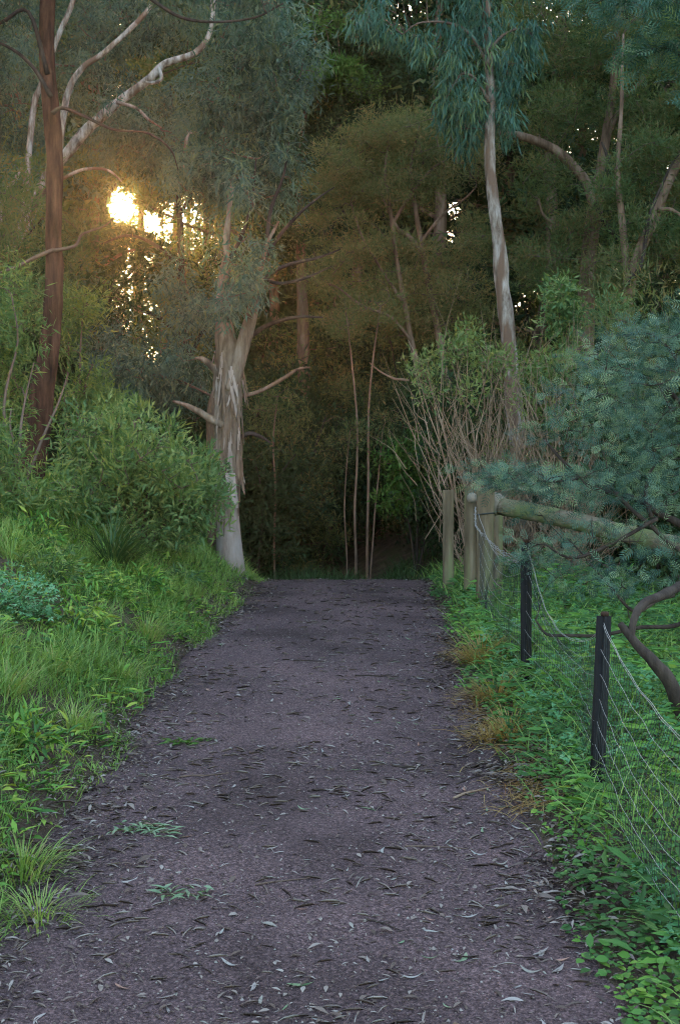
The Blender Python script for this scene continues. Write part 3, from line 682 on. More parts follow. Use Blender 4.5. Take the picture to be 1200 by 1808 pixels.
# parsley-like plant at the left edge
def leafy_herb(name, label, cat, base, rad, hgt, n, tpl, mat, ln, wd, group=None, up=.9):
    e = thing(name, base, label, cat, group)
    q = randdir(n) * (rng.random(n) ** .4)[:, None]; q[:, 2] = np.abs(q[:, 2])
    pos = q * np.array([rad, rad, hgt])
    ax = unit(q * np.array([1, 1, .2]) + randdir(n) * .6 + np.array([0, -.2, 0])); nm = np.array([0, -.15, up]) + randdir(n) * .4
    obj('leaves', mesh_np(name, *scatter(tpl, pos, ax, nm, wd * rng.uniform(.7, 1.3, n), ln * rng.uniform(.7, 1.3, n), rng.random(n))[:2], None), M[mat], e)
    me = e.children[0].data
    a = me.attributes.new('tint', 'FLOAT', 'POINT'); a.data.foreach_set('value', np.repeat(rng.random(n), len(tpl[0])).astype(np.float32))
    mb = MB()
    for k in range(min(n // 12, 30)):
        mb.add(*tube(np.array([[0, 0, -.03], pos[k] * .5 + np.array([0, 0, .05]), pos[k]]), [.005, .004, .002], 4, False))
    obj('stems', mb.mesh(name + '_stems', True), M['sedge'], e)
    return e
leafy_herb('parsley_plant', 'mounded ferny green herb on the bank at the left edge', 'plant', gnd(25, 8.8), .34, .38, 620, LOBED, 'mallow_leaf', .05, .05)
leafy_herb('nettle_plant', 'low leafy weed mound just below the sedge tussock', 'plant', gnd(190, 10.2), .25, .22, 260, LOBED, 'weed_leaf', .045, .045)

for (px, d, rr, hh, nn, ln, wd, mt, lb) in ((60, 11.4, .3, .34, 240, .1, .022, 'weed_leaf', 'leafy weed clump behind the ferny herb at the left edge'), (135, 9.0, .26, .26, 200, .1, .02, 'weed_leaf', 'long-leaved weed clump right of the ferny herb'), (255, 11.2, .24, .26, 200, .09, .02, 'weed_leaf', 'weed clump under the rounded shrub'), (25, 6.5, .22, .22, 160, .1, .02, 'weed_leaf', 'long-leaved weed clump low on the bank at the left edge'), (320, 12.6, .26, .2, 160, .08, .02, 'shrub_leaf', 'low leafy clump in front of the rounded shrub'), (90, 10.2, .3, .35, 240, .09, .018, 'willow_leaf', 'pale narrow-leaved clump above the ferny herb')):
    leafy_herb('weed_clump', lb, 'plant', gnd(px, d), rr, hh, nn, LEAF2, mt, ln, wd, 'weed clumps on the left bank', up=.6)

# ---------------------------------------------------------------- middle: saplings and shrubs beyond the crest
for (pts, lab) in (([(628, 1050, 9), (628, 980, 8), (626, 900, 7), (630, 820, 7), (630, 740, 6), (622, 650, 5), (612, 560, 3)], 'slender pale sapling, left one of the pair beyond the crest'),
                   ([(648, 1050, 9), (648, 960, 8), (650, 860, 8), (650, 760, 7), (652, 700, 6), (660, 620, 5), (672, 540, 3)], 'slender pale sapling, right one of the pair beyond the crest'),
                   ([(652, 1050, 6), (657, 970, 5), (662, 900, 5), (668, 840, 4), (675, 760, 3)], 'thin leaning sapling stem beside the right of the pale pair'),
                   ([(612, 1050, 4), (612, 980, 4), (608, 900, 4), (612, 820, 3), (618, 760, 2)], 'thinnest grey sapling left of the pale pair'),
                   ([(485, 1050, 6), (484, 960, 6), (486, 860, 5), (482, 780, 4), (490, 700, 3)], 'thin dim sapling in the shade right of the shaggy trunk')):
    d = 19.5 if pts[0][0] > 600 else 20.5
    pts = [(a, b_, c * .62) for a, b_, c in pts]
    l = lm(pts, d, 'brown_bark', 7, 5)
    bb = l['pts'][0].copy(); bb[2] = float(height(bb[0], bb[1])); l['pts'][0] = bb - np.array([0, 0, .05])
    tip = l['pts'][-1]
    build_plant('sapling', lab, 'sapling', bb, [l], [crown(NEEDLE, per=50, spread=.25, blobs=[(tip, np.array([.35, .35, .45]), 9)])], 'saplings beyond the crest of the path', max_twigs=9)

def local_shrub(seed, H, Rr, spec, n, stem_mat='dark_bark'):
    """shrub about the origin, returned as its parts' data"""
    base = np.zeros(3)
    tops = [np.array([math.cos(a) * Rr * .6, math.sin(a) * Rr * .6, H * rng.uniform(.6, .95)]) for a in np.arange(5) * 1.26 + seed]
    blobs = [(np.array([math.cos(a) * Rr * .45, math.sin(a) * Rr * .45, H * z]), np.array([Rr * .6, Rr * .6, H * .28]), n // 6) for a, z in zip(np.arange(6) * 1.05 + seed, (.3, .7, .45, .75, .35, .6))]
    return base, stems(base, tops, .03, stem_mat), [crown(spec, blobs=blobs)]

protos = []
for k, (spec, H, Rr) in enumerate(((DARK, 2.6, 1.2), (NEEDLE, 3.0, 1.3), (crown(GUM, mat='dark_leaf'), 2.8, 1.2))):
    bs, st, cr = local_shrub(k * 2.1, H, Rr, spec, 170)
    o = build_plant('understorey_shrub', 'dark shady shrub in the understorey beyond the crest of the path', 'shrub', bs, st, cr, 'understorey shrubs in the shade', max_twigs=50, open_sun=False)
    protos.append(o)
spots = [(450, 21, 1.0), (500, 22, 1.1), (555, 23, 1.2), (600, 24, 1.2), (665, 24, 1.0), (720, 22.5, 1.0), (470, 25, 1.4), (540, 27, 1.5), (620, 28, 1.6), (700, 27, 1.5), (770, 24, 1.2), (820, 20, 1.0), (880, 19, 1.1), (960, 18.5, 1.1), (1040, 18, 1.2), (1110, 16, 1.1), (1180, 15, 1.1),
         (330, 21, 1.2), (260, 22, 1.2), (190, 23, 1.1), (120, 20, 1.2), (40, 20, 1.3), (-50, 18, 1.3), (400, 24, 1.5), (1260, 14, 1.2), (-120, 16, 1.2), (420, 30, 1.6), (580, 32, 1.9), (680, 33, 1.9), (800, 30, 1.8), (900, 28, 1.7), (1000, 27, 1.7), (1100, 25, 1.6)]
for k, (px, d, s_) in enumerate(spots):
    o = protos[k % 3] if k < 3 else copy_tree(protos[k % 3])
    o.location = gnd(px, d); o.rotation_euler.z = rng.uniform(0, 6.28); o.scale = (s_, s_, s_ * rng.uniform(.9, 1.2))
b = gnd(735, 19.5)
build_plant('green_understorey_bush', 'mid green bush behind the lone far fence post', 'shrub', b, stems(b, [P(700, 800, 19.5), P(740, 780, 19.5), P(780, 810, 19.5), P(730, 860, 19.3)], .02, 'dark_bark'),
    [crown(SHRUB, mat='bright_leaf', len=.1, wid=.035, blobs=BL([(700, 815, 40, 30, 24), (745, 800, 45, 35, 30), (780, 850, 30, 45, 22), (725, 870, 40, 35, 22), (690, 880, 25, 25, 8)], 19.5, .6))], max_twigs=60)

# ---------------------------------------------------------------- twiggy shrubs right of the path
def twiggy(name, label, base, fans, leaf_blobs, n_tw, d, mat='tan_twig', lspec=None, spread=(0, 0)):
    st = stems(base, [P(*f) for f in fans], .011, mat, .10, 5)
    root = build_plant(name, label, 'shrub', base, st, [crown(lspec or SHRUB, blobs=leaf_blobs)], max_twigs=120, twig=(.005, mat))
    mb = MB()
    for k in range(n_tw):
        t = P(*fans[rng.integers(len(fans))]); f = rng.uniform(.05, .8)
        s0 = base + (t - base) * f + randdir(1)[0] * .1 + np.array([rng.normal() * .18, rng.normal() * .18, 0])
        e = s0 + (unit(t - base) * .9 + randdir(1)[0] * .75 + np.array([0, 0, .25])) * rng.uniform(.3, .9)
        mid = (s0 + e) / 2 + randdir(1)[0] * .08
        mb.add(*tube(spline(np.array([s0, mid, e]), 4), np.linspace(rng.uniform(.003, .006), .0014, 9), 4, False))
    o = obj('dead_twigs', mb.mesh(name + '_dead', True, base), M[mat], root); o['kind'] = 'stuff'
    return root
PALE = crown(SHRUB, mat='pale_leaf', len=.085, wid=.022, per=22, spread=.17, cvar=.8)
b = gnd(845, 14.6)
twiggy('twiggy_shrub', 'tall shrub of bare reddish twigs with pale green leaf tops behind the log barrier', b, [(735, 650, 14.6), (760, 690, 14.5), (790, 610, 14.7), (825, 590, 14.6), (850, 640, 14.5), (880, 620, 14.7), (780, 740, 14.4), (920, 640, 14.7), (950, 690, 14.7), (900, 720, 14.4), (720, 600, 14.8)],
       BL([(745, 645, 24, 18, 11), (820, 600, 22, 28, 13), (850, 640, 28, 22, 8), (785, 625, 26, 16, 9), (885, 640, 28, 18, 10), (830, 690, 60, 30, 10), (760, 700, 35, 25, 6), (925, 690, 35, 40, 10), (940, 640, 20, 14, 6)], 14.6, .4), 280, 14.6, lspec=PALE)
b = gnd(1000, 14.2)
twiggy('dry_thicket', 'thicket of dry tan canes behind the log rail and wattle', b, [(950, 650, 14.3), (980, 620, 14.4), (1010, 680, 14.2), (1060, 640, 14.4), (1090, 690, 14.2), (930, 740, 14), (1040, 760, 14), (1120, 740, 14.2), (1160, 700, 14.4)],
       BL([(960, 660, 28, 25, 10), (1000, 650, 40, 30, 14), (1060, 680, 40, 40, 14), (990, 730, 40, 30, 10), (1120, 700, 40, 40, 14)], 14.3, .4), 420, 14.2, lspec=PALE)
b = gnd(905, 15.4)
twiggy('bracken_thicket', 'low tangle of reddish dead stems at the foot of the white gum', b, [(850, 760, 15.4), (880, 740, 15.4), (915, 730, 15.4), (940, 760, 15.4), (970, 780, 15.4), (860, 800, 15.2)],
       BL([(870, 800, 30, 20, 4), (950, 800, 30, 20, 4)], 15.4, .4), 420, 15.4, lspec=PALE)
b = gnd(1010, 16.5)
build_plant('light_green_sapling', 'sapling with soft light green leaf tufts against the crooked brown trunk', 'sapling', b, stems(b, [P(985, 530, 16.5), P(1000, 570, 16.5), P(1080, 545, 16.6), P(1015, 620, 16.4)], .02, 'brown_bark'),
    [crown(SHRUB, mat='shrub_leaf', len=.11, wid=.03, per=34, blobs=BL([(990, 520, 28, 22, 14), (985, 565, 35, 22, 16), (1015, 550, 20, 30, 8), (1080, 545, 20, 22, 9), (1000, 610, 30, 15, 5)], 16.5, .35))], max_twigs=40)

# ---------------------------------------------------------------- wattle at the right
b = np.array([3.15, 8.3, 0.0]); b[2] = float(height(b[0], b[1]))
FR = dict(tpl=FROND, mat='wattle_leaf', len=.08, wid=.08, per=11, spread=.16, dir=(-.5, -.25, .0), pull=.7, wild=.6, out=.7, nrm=(0, -.4, .6), flat=(1.3, 1.1, .4), cvar=1.0, lvar=.7, arch=.02)
build_plant('silver_wattle', 'feathery blue-green wattle with dark crooked branches leaning over the wire fence', 'tree', b, [
    lm([(600 + 3.15 / 8.3 * FPX, py_of(b) + 15, 40), (1400, 1150, 34), (1360, 1000, 30), (1330, 860, 24), (1300, 700, 16), (1290, 520, 8)], 8.3, 'dark_bark', 14, 8, .008, 9),
    lm([(1345, 1290, 28, 8.0), (1265, 1345, 27, 7.3), (1207, 1265, 26, 6.95), (1182, 1205, 24, 6.85), (1152, 1168, 22, 6.8), (1126, 1140, 19, 6.8), (1108, 1118, 16, 6.8), (1094, 1101, 12, 6.8)], 6.8, 'dark_bark', 14, 8, .007, 12),
    lm([(1114, 1128, 14, 6.8), (1120, 1092, 15, 6.8), (1136, 1066, 16, 6.85), (1170, 1050, 17, 7.0), (1212, 1028, 17, 7.3), (1280, 985, 17, 7.7), (1352, 960, 17, 8.2)], 7, 'dark_bark', 14, 8, .007, 12),
    lm([(1355, 1040, 16), (1260, 960, 15), (1200, 925, 14), (1160, 905, 12), (1120, 880, 10), (1060, 865, 8), (1020, 840, 7), (985, 805, 6), (960, 775, 4)], 8.0, 'dark_bark', 8, 6),
    lm([(1085, 870, 8), (1110, 895, 8), (1150, 930, 8), (1190, 965, 9), (1250, 1000, 10)], 7.9, 'dark_bark', 8, 6),
    lm([(1190, 1050, 9), (1160, 1060, 7), (1120, 1080, 6), (1080, 1040, 5), (1050, 1005, 4), (1020, 970, 3), (1000, 950, 2)], 7.9, 'dark_bark', 8, 6),
    lm([(1250, 1080, 10), (1190, 1105, 8), (1130, 1108, 7), (1060, 1122, 6), (1000, 1122, 6), (965, 1120, 5), (945, 1095, 3)], 8.2, 'dark_bark', 8, 6),
    lm([(1310, 820, 12), (1240, 760, 10), (1180, 690, 8), (1120, 660, 6), (1060, 650, 3)], 8.3, 'dark_bark', 8, 6),
    lm([(1300, 760, 10), (1230, 690, 8), (1190, 630, 7), (1170, 605, 5), (1150, 590, 3)], 8.3, 'dark_bark', 8, 6),
    lm([(1150, 915, 8), (1140, 880, 7), (1145, 840, 5), (1160, 815, 3)], 7.9, 'dark_bark', 8, 6),
    lm([(1020, 845, 5), (980, 850, 4), (930, 848, 3), (880, 845, 2)], 7.9, 'dark_bark', 6, 6),
    lm([(1160, 915, 8), (1080, 960, 6), (1010, 985, 5), (960, 960, 3)], 7.8, 'dark_bark', 6, 6),
], [crown(FR, blobs=BL([(1068.0, 625.0, 60, 8.4, 8), (1092.0, 655.0, 60, 8.4, 8), (1136.0, 585.0, 70, 8.4, 11), (1164.0, 615.0, 70, 8.4, 11), (1188.0, 550.0, 60, 11.2, 9), (1212.0, 590.0, 60, 11.2, 9), (1029.0, 685.0, 55, 8.4, 7), (1051.0, 715.0, 55, 8.4, 7), (1104.0, 680.0, 80, 11.2, 13), (1136.0, 720.0, 80, 11.2, 13), (1178.0, 665.0, 60, 14.0, 11), (1202.0, 715.0, 60, 14.0, 11), (1064.0, 750.0, 80, 11.2, 11), (1096.0, 790.0, 80, 11.2, 11), (1156.0, 755.0, 70, 14.0, 11), (1184.0, 805.0, 70, 14.0, 11), (982.0, 757.5, 40, 7.0, 3), (998.0, 782.5, 40, 7.0, 3), (890.0, 835.0, 50, 7, 9), (910.0, 855.0, 50, 7, 9), (950.0, 859.0, 50, 7, 10), (970.0, 881.0, 50, 7, 2), (1020.0, 845.0, 50, 8.4, 10), (1040.0, 875.0, 50, 8.4, 10), (1098.0, 830.0, 60, 11.2, 12), (1122.0, 870.0, 60, 11.2, 12), (989.0, 915.0, 55, 8.4, 2), (1011.0, 945.0, 55, 8.4, 2), (1058.0, 925.0, 60, 8.4, 2), (1082.0, 955.0, 60, 8.4, 2), (951.0, 949.0, 45, 7, 2), (969.0, 971.0, 45, 7, 5), (1138.0, 930.0, 60, 11.2, 5), (1162.0, 970.0, 60, 11.2, 5), (1050.0, 999.0, 50, 7, 5), (1070.0, 1021.0, 50, 7, 5), (992.0, 990.0, 40, 7, 3), (1008.0, 1010.0, 40, 7, 3), (1182.0, 980.0, 40, 11.2, 3), (1198.0, 1020.0, 40, 11.2, 3), (1182.0, 845.0, 40, 14.0, 6), (1198.0, 895.0, 40, 14.0, 6), (1244.0, 640.0, 80, 33.6, 16), (1276.0, 760.0, 80, 33.6, 16), (1274.0, 840.0, 80, 33.6, 10), (1306.0, 960.0, 80, 33.6, 10), (1092.0, 1032.0, 40, 7, 3), (1108.0, 1048.0, 40, 7, 3), (905, 850, 40, 10, 8), (880, 835, 25, 8, 4), (960, 905, 40, 10, 3), (1000, 1035, 40, 8, 5), (940, 990, 30, 8, 4)], 8.0, .6))], max_twigs=330, twig=(.0035, 'dark_bark'))
b = gnd(1290, 11)
build_plant('overhanging_wattle', 'wattle sprays hanging into the top right corner', 'tree', b, [
    lm([(1290, py_of(b) + 15, 40), (1300, 700, 34), (1310, 400, 28), (1290, 100, 20), (1270, -100, 12)], 11, 'dark_bark', 10, 7),
    lm([(1300, 250, 14), (1240, 130, 10), (1190, 90, 7), (1150, 80, 4)], 11, 'dark_bark', 8, 6), lm([(1290, 60, 14), (1200, -30, 10), (1120, -20, 7), (1060, 0, 4)], 11, 'dark_bark', 8, 6)],
    [crown(FR, len=.17, wid=.17, mat='teal_leaf', blobs=BL([(1180, 75, 40, 25, 12), (1150, 90, 30, 14, 7), (1110, 5, 50, 16, 12), (1200, 10, 60, 30, 20), (1040, 0, 30, 12, 5), (1280, 100, 80, 120, 24)], 11, .5))], max_twigs=60, twig=(.004, 'dark_bark'))

# ---------------------------------------------------------------- thin-crowned trees the sun shines through
b = gnd(345, 25)
build_plant('sunlit_tea_tree', 'thin-crowned tea tree glowing gold where the low sun shines through it', 'tree', b, [
    lm([(345, py_of(b) + 15, 20), (338, 800, 18), (330, 650, 16), (322, 520, 14), (318, 400, 11), (310, 280, 8), (300, 150, 4)], 25, 'dark_bark', 9, 7),
    lm([(328, 600, 9), (280, 560, 8), (235, 540, 6), (190, 500, 3)], 25, 'dark_bark', 7, 6), lm([(320, 470, 9), (270, 430, 7), (225, 415, 5), (180, 430, 3)], 25, 'dark_bark', 7, 6),
    lm([(316, 380, 8), (350, 330, 6), (390, 320, 3)], 25, 'dark_bark', 7, 6), lm([(312, 320, 8), (270, 290, 6), (220, 270, 3)], 25, 'dark_bark', 7, 6), lm([(330, 640, 8), (370, 560, 6), (400, 500, 3)], 25, 'dark_bark', 7, 6)],
    [crown(NEEDLE, len=.12, wid=.016, per=60, blobs=BL([(170, 290, 60, 50, 34), (300, 300, 70, 40, 40), (140, 430, 36, 90, 40), (330, 440, 45, 60, 26), (235, 460, 45, 40, 8), (300, 560, 50, 60, 34), (225, 590, 45, 40, 12), (160, 580, 45, 60, 34), (380, 480, 45, 60, 26), (390, 380, 40, 50, 16), (270, 340, 40, 20, 8), (300, 390, 40, 20, 8), (250, 660, 80, 40, 26)], 25, .8))], max_twigs=200, open_sun=True)
b = gnd(160, 33)
build_plant('backlit_wattle_tree', 'backlit feathery tree behind the golden tea tree', 'tree', b, [
    lm([(160, py_of(b) + 15, 18), (165, 700, 16), (172, 550, 13), (168, 400, 10), (175, 250, 7), (190, 100, 4)], 33, 'dark_bark', 9, 7),
    lm([(170, 560, 8), (220, 500, 6), (270, 470, 3)], 33, 'dark_bark', 7, 6), lm([(170, 420, 8), (200, 330, 6), (260, 300, 3)], 33, 'dark_bark', 7, 6)],
    [crown(NEEDLE, len=.16, wid=.022, per=60, spread=.4, blobs=BL([(150, 320, 40, 60, 26), (200, 270, 70, 40, 26), (300, 330, 70, 50, 24), (160, 480, 30, 70, 26), (350, 440, 50, 60, 26), (250, 520, 50, 40, 6), (320, 560, 60, 60, 30), (230, 640, 60, 50, 20), (160, 620, 50, 60, 28), (410, 440, 40, 70, 26), (280, 220, 90, 40, 40)], 33, 1.0))], max_twigs=120, open_sun=True)

# ---------------------------------------------------------------- forest behind
def local_tree(seed, H, spec, n, crown_lo=.2, Rr=2.6, bark='brown_bark', r0=.17):
    k = 9; zs = np.linspace(0, H, k)
    wx = np.cumsum(rng.normal(size=k) * .18); wy = np.cumsum(rng.normal(size=k) * .18); wx -= wx[0]; wy -= wy[0]
    tr_ = dict(pts=np.stack([wx, wy, zs], 1), rad=np.linspace(r0, .03, k), mat=bark, sides=9, rings=5, relief=.012, freq=7)
    tr_['pts'][0, 2] = -.2
    lb = [tr_]; blobs = []
    for q in range(13):
        z = H * (crown_lo + (1 - crown_lo) * (q + .5) / 13); a = q * 2.4 + seed; ln = Rr * rng.uniform(.6, 1.1) * (1.15 - .5 * z / H)
        s0 = np.array([np.interp(z, zs, wx), np.interp(z, zs, wy), z * .93]); e = s0 + np.array([math.cos(a) * ln, math.sin(a) * ln, ln * .45])
        lb.append(dict(pts=np.array([s0, s0 * .5 + e * .5 + randdir(1)[0] * .2, e]), rad=np.array([.05, .035, .012]), mat=bark, sides=6, rings=4))
        blobs.append((s0 * .3 + e * .7, np.array([1.3, 1.3, .9]), n // 13))
    return np.zeros(3), lb, [crown(spec, blobs=blobs)]
BIG = dict(spread=.6, per=34, tpl=LEAF3)
tp = []
for k, (spec, H, lo) in enumerate(((crown(NEEDLE, **BIG, len=.29, wid=.06), 17, .12), (crown(DARK, **BIG, len=.28, wid=.098), 19, .18), (crown(GUM, **BIG, len=.29, wid=.07), 20, .25), (crown(NEEDLE, **BIG, len=.29, wid=.06, mat='dark_leaf'), 18, .08))):
    bs, lb, cr = local_tree(k * 1.7, H, spec, 390, lo)
    lab = ('tall feathery tea tree in the wood behind', 'tall dense dark tree in the wood behind', 'tall grey-green gum in the wood behind', 'tall dark fine-leaved tree in the wood behind')[k]
    tp.append(build_plant('forest_tree', lab, 'tree', bs, lb, cr, 'trees of the wood behind', max_twigs=120, open_sun=False))
def far_tree(px, d, spec, H, n, lo, seed, label):
    bs, lb, cr = local_tree(seed, H, spec, n, lo)
    g = gnd(px, d)
    for l in lb: l['pts'] = l['pts'] + g
    for c in cr: c['blobs'] = [(a + g, b_, c_) for a, b_, c_ in c['blobs']]
    return build_plant('forest_tree', label, 'tree', g, lb, cr, 'trees of the wood behind', max_twigs=60, open_sun=True)
SPN = crown(NEEDLE, **BIG, len=.29, wid=.06); SPG = crown(GUM, **BIG, len=.29, wid=.07); SPD = crown(DARK, **BIG, len=.28, wid=.098)
far_tree(150, 39, SPN, 17, 410, .1, .3, 'feathery tree left of the sun gap in the wood behind')
far_tree(285, 40, SPN, 17, 410, .1, 1.3, 'feathery tree right of the sun gap in the wood behind')
far_tree(350, 45, SPG, 19, 450, .1, 2.3, 'grey-green tree right of the feathery tree by the sun gap')
far_tree(215, 46, SPD, 18, 450, .08, .9, 'dark tree straight behind the sun gap')
far_tree(95, 46, SPD, 19, 450, .08, 3.9, 'dark tree behind the slim red-barked trunk')
far_tree(250, 55, SPN, 20, 490, .05, 2.9, 'farthest feathery tree behind the sun gap')
far_tree(165, 56, SPG, 21, 490, .05, 4.4, 'farthest grey-green tree behind the sun gap')
far_tree(330, 57, SPD, 21, 490, .05, 5.4, 'farthest dark tree behind the sun gap')
fs = [(560, 31, 1), (640, 29, 0), (720, 31, 3), (800, 27, 0), (880, 29, 1), (960, 26, 3), (1040, 28, 0), (1120, 25, 1), (1200, 27, 3), (460, 31, 3), (400, 35, 0), (520, 37, 1), (610, 39, 2), (700, 38, 1), (770, 41, 3), (860, 38, 0), (950, 37, 1), (1050, 36, 2), (1150, 35, 3), (1270, 30, 0),
      (30, 27, 2), (-60, 25, 0), (110, 30, 1), (-30, 35, 3), (80, 38, 2), (-140, 30, 1), (-250, 26, 0), (1350, 24, 1), (1400, 30, 2), (450, 44, 1), (560, 48, 3), (660, 47, 1), (850, 48, 2), (1000, 46, 3), (1130, 47, 1), (1250, 42, 3), (10, 46, 1), (100, 48, 3), (-120, 44, 0), (-280, 38, 1),
      (390, 42, 3), (430, 50, 1), (130, 44, 1), (380, 54, 2), (480, 54, 0), (-400, 24, 3), (-520, 19, 0), (-750, 15, 1), (60, 58, 1), (440, 60, 3), (540, 58, 1), (640, 60, 3), (760, 58, 1), (870, 60, 3), (980, 57, 1), (1090, 60, 3), (1200, 55, 1), (-50, 60, 3), (-180, 55, 1), (820, 44, 1), (910, 43, 3), (730, 34, 1), (500, 34, 3), (1750, 17, 1), (1600, 21, 3), (2200, 12, 0), (-1200, 11, 3)]
def cut_gaps(o, first):
    """give a far tree its own crown with the gaps of HOLES left open"""
    bpy.context.view_layer.update()
    for ch in o.children:
        if not ch.name.startswith('crown'): continue
        me = ch.data; n = len(me.vertices)
        V = np.empty(n * 3, np.float32); me.vertices.foreach_get('co', V); V = V.reshape(-1, 3)
        T = np.empty(n, np.float32); me.attributes['tint'].data.foreach_get('value', T)
        mw = np.array(o.matrix_basis @ ch.matrix_basis); c = V.reshape(-1, 3, 3).mean(1); wv = c @ mw[:3, :3].T + mw[:3, 3]
        so_ = sun_open(wv); kp = rng.random(len(c)) > so_
        if first or (kp.mean() > .997 and (so_ > .88).sum() < 3): continue
        V4 = V.reshape(-1, 3, 3)[kp].reshape(-1, 3); T4 = T.reshape(-1, 3)[kp].ravel()
        m_ = me.materials[0]; ch.data = mesh_np('forest_crown', V4, np.arange(len(V4)).reshape(-1, 3), T4); ch.data.materials.append(m_)
tri_extra = 0
for k, (px, d, v) in enumerate(fs):
    first = not any(q[2] == v for q in fs[:k])
    o = tp[v] if first else copy_tree(tp[v])
    o.location = gnd(px, d); o.rotation_euler.z = rng.uniform(0, 6.28)
    s_ = rng.uniform(.92, 1.2); o.scale = (s_, s_, s_)
    if -300 < px < 1500: cut_gaps(o, first)

# ---------------------------------------------------------------- log barrier beside the path
def round_post(name, px, d, w_px, top_row, parent, base_loc, mat='post_wood', lean=0.0, seed=0):
    g = gnd(px, d); top = P(px + lean, top_row, d); r = w_px / 2 / FPX * d
    k = 18; zz = np.linspace(g[2] - .15, top[2], k)
    pts = np.stack([np.interp(zz, [zz[0], zz[-1]], [g[0], top[0]]), np.full(k, d), zz], 1)
    rad = np.full(k, r) * (1 + .03 * np.sin(zz * 3 + seed)); rad = np.append(rad, r * .93); pts = np.vstack([pts, pts[-1] + [0, 0, .012]])
    V, Fs = tube(pts, rad, 26)
    nb = len(pts) * 26; c = np.repeat(pts, 26, 0); dd = unit(V[:nb] - c)
    V[:nb] += dd * ((vnoise(V[:nb] * [1, 1, .06], 38, seed) - .5) * .010 + (vnoise(V[:nb], 9, seed) - .5) * .008)[:, None]
    mb = MB(); mb.add(V, Fs)
    return obj(name, mb.mesh('round_post', True, base_loc), M[mat], parent)

bb = gnd(853, 12.4)
bar = thing('log_barrier', bb, 'weathered round-post and log barrier beside the path', 'barrier')
pA = round_post('post', 855, 12.4, 31, 864, bar, bb, lean=2, seed=1)
pB = round_post('post', 830, 13.2, 22, 861, bar, bb, seed=5)
pC = round_post('post', 878, 13.0, 18, 884, bar, bb, seed=9)
# band round the front post
q = P(856, 908, 12.4); a = np.linspace(0, 2 * np.pi, 25)
V, Fs = tube(np.stack([q[0] + np.cos(a) * .092, q[1] + np.sin(a) * .092, q[2] + .012 * np.cos(a * 1.0 + .6)], 1), np.full(25, .007), 6, False)
mb = MB(); mb.add(V, Fs); obj('band', mb.mesh('band', True, bb), M['mesh_wire'], pA)
# rail with its coped end against the post, and the domed end of the second rail
rl = spline(np.array([P(872, 893, 12.6), P(893, 896, 12.5), P(960, 908, 12.2), P(1040, 927, 11.9), P(1120, 946, 11.6), P(1230, 972, 11.2)]), 8)
r = np.full(len(rl), .088); V, Fs = tube(rl, r, 24)
nb = len(rl) * 24; c = np.repeat(rl, 24, 0); V[:nb] += unit(V[:nb] - c) * ((vnoise(V[:nb] * [.1, 1, 1], 30) - .5) * .008 + (vnoise(V[:nb], 6) - .5) * .012)[:, None]
mb = MB(); mb.add(V, Fs); obj('rail', mb.mesh('rail', True, bb), M['log_wood'], bar)
cp = spline(np.array([P(868, 889, 12.62), P(876, 891, 12.56), P(884, 894, 12.52)]), 4)
V, Fs = tube(cp, np.array([.118, .122, .122, .12, .116, .112, .106, .100, .094])[:len(cp)], 24)
mb = MB(); mb.add(V, Fs); obj('rail_collar', mb.mesh('rail_collar', True, bb), M['pale_wood'], bar)
ctr = P(833, 879, 12.95); th = np.linspace(0, math.pi * .5, 8)
dirv = unit(np.array([-.15, -1, 0])); pts = [ctr - dirv * .12] + [ctr + dirv * .048 * math.sin(t) for t in th]; rr = [.053] + [.055 * max(math.cos(t), .03) for t in th]
V, Fs = tube(np.array(pts), np.array(rr), 24); mb = MB(); mb.add(V, Fs); obj('rail_end', mb.mesh('rail_end', True, bb), M['pale_wood'], bar)

b5 = gnd(791, 14.0); lone = thing('lone_post', b5, 'short weathered wooden post standing alone farther up the path edge', 'post')
round_post('post', 791, 14.0, 20, 867, lone, b5, seed=13)

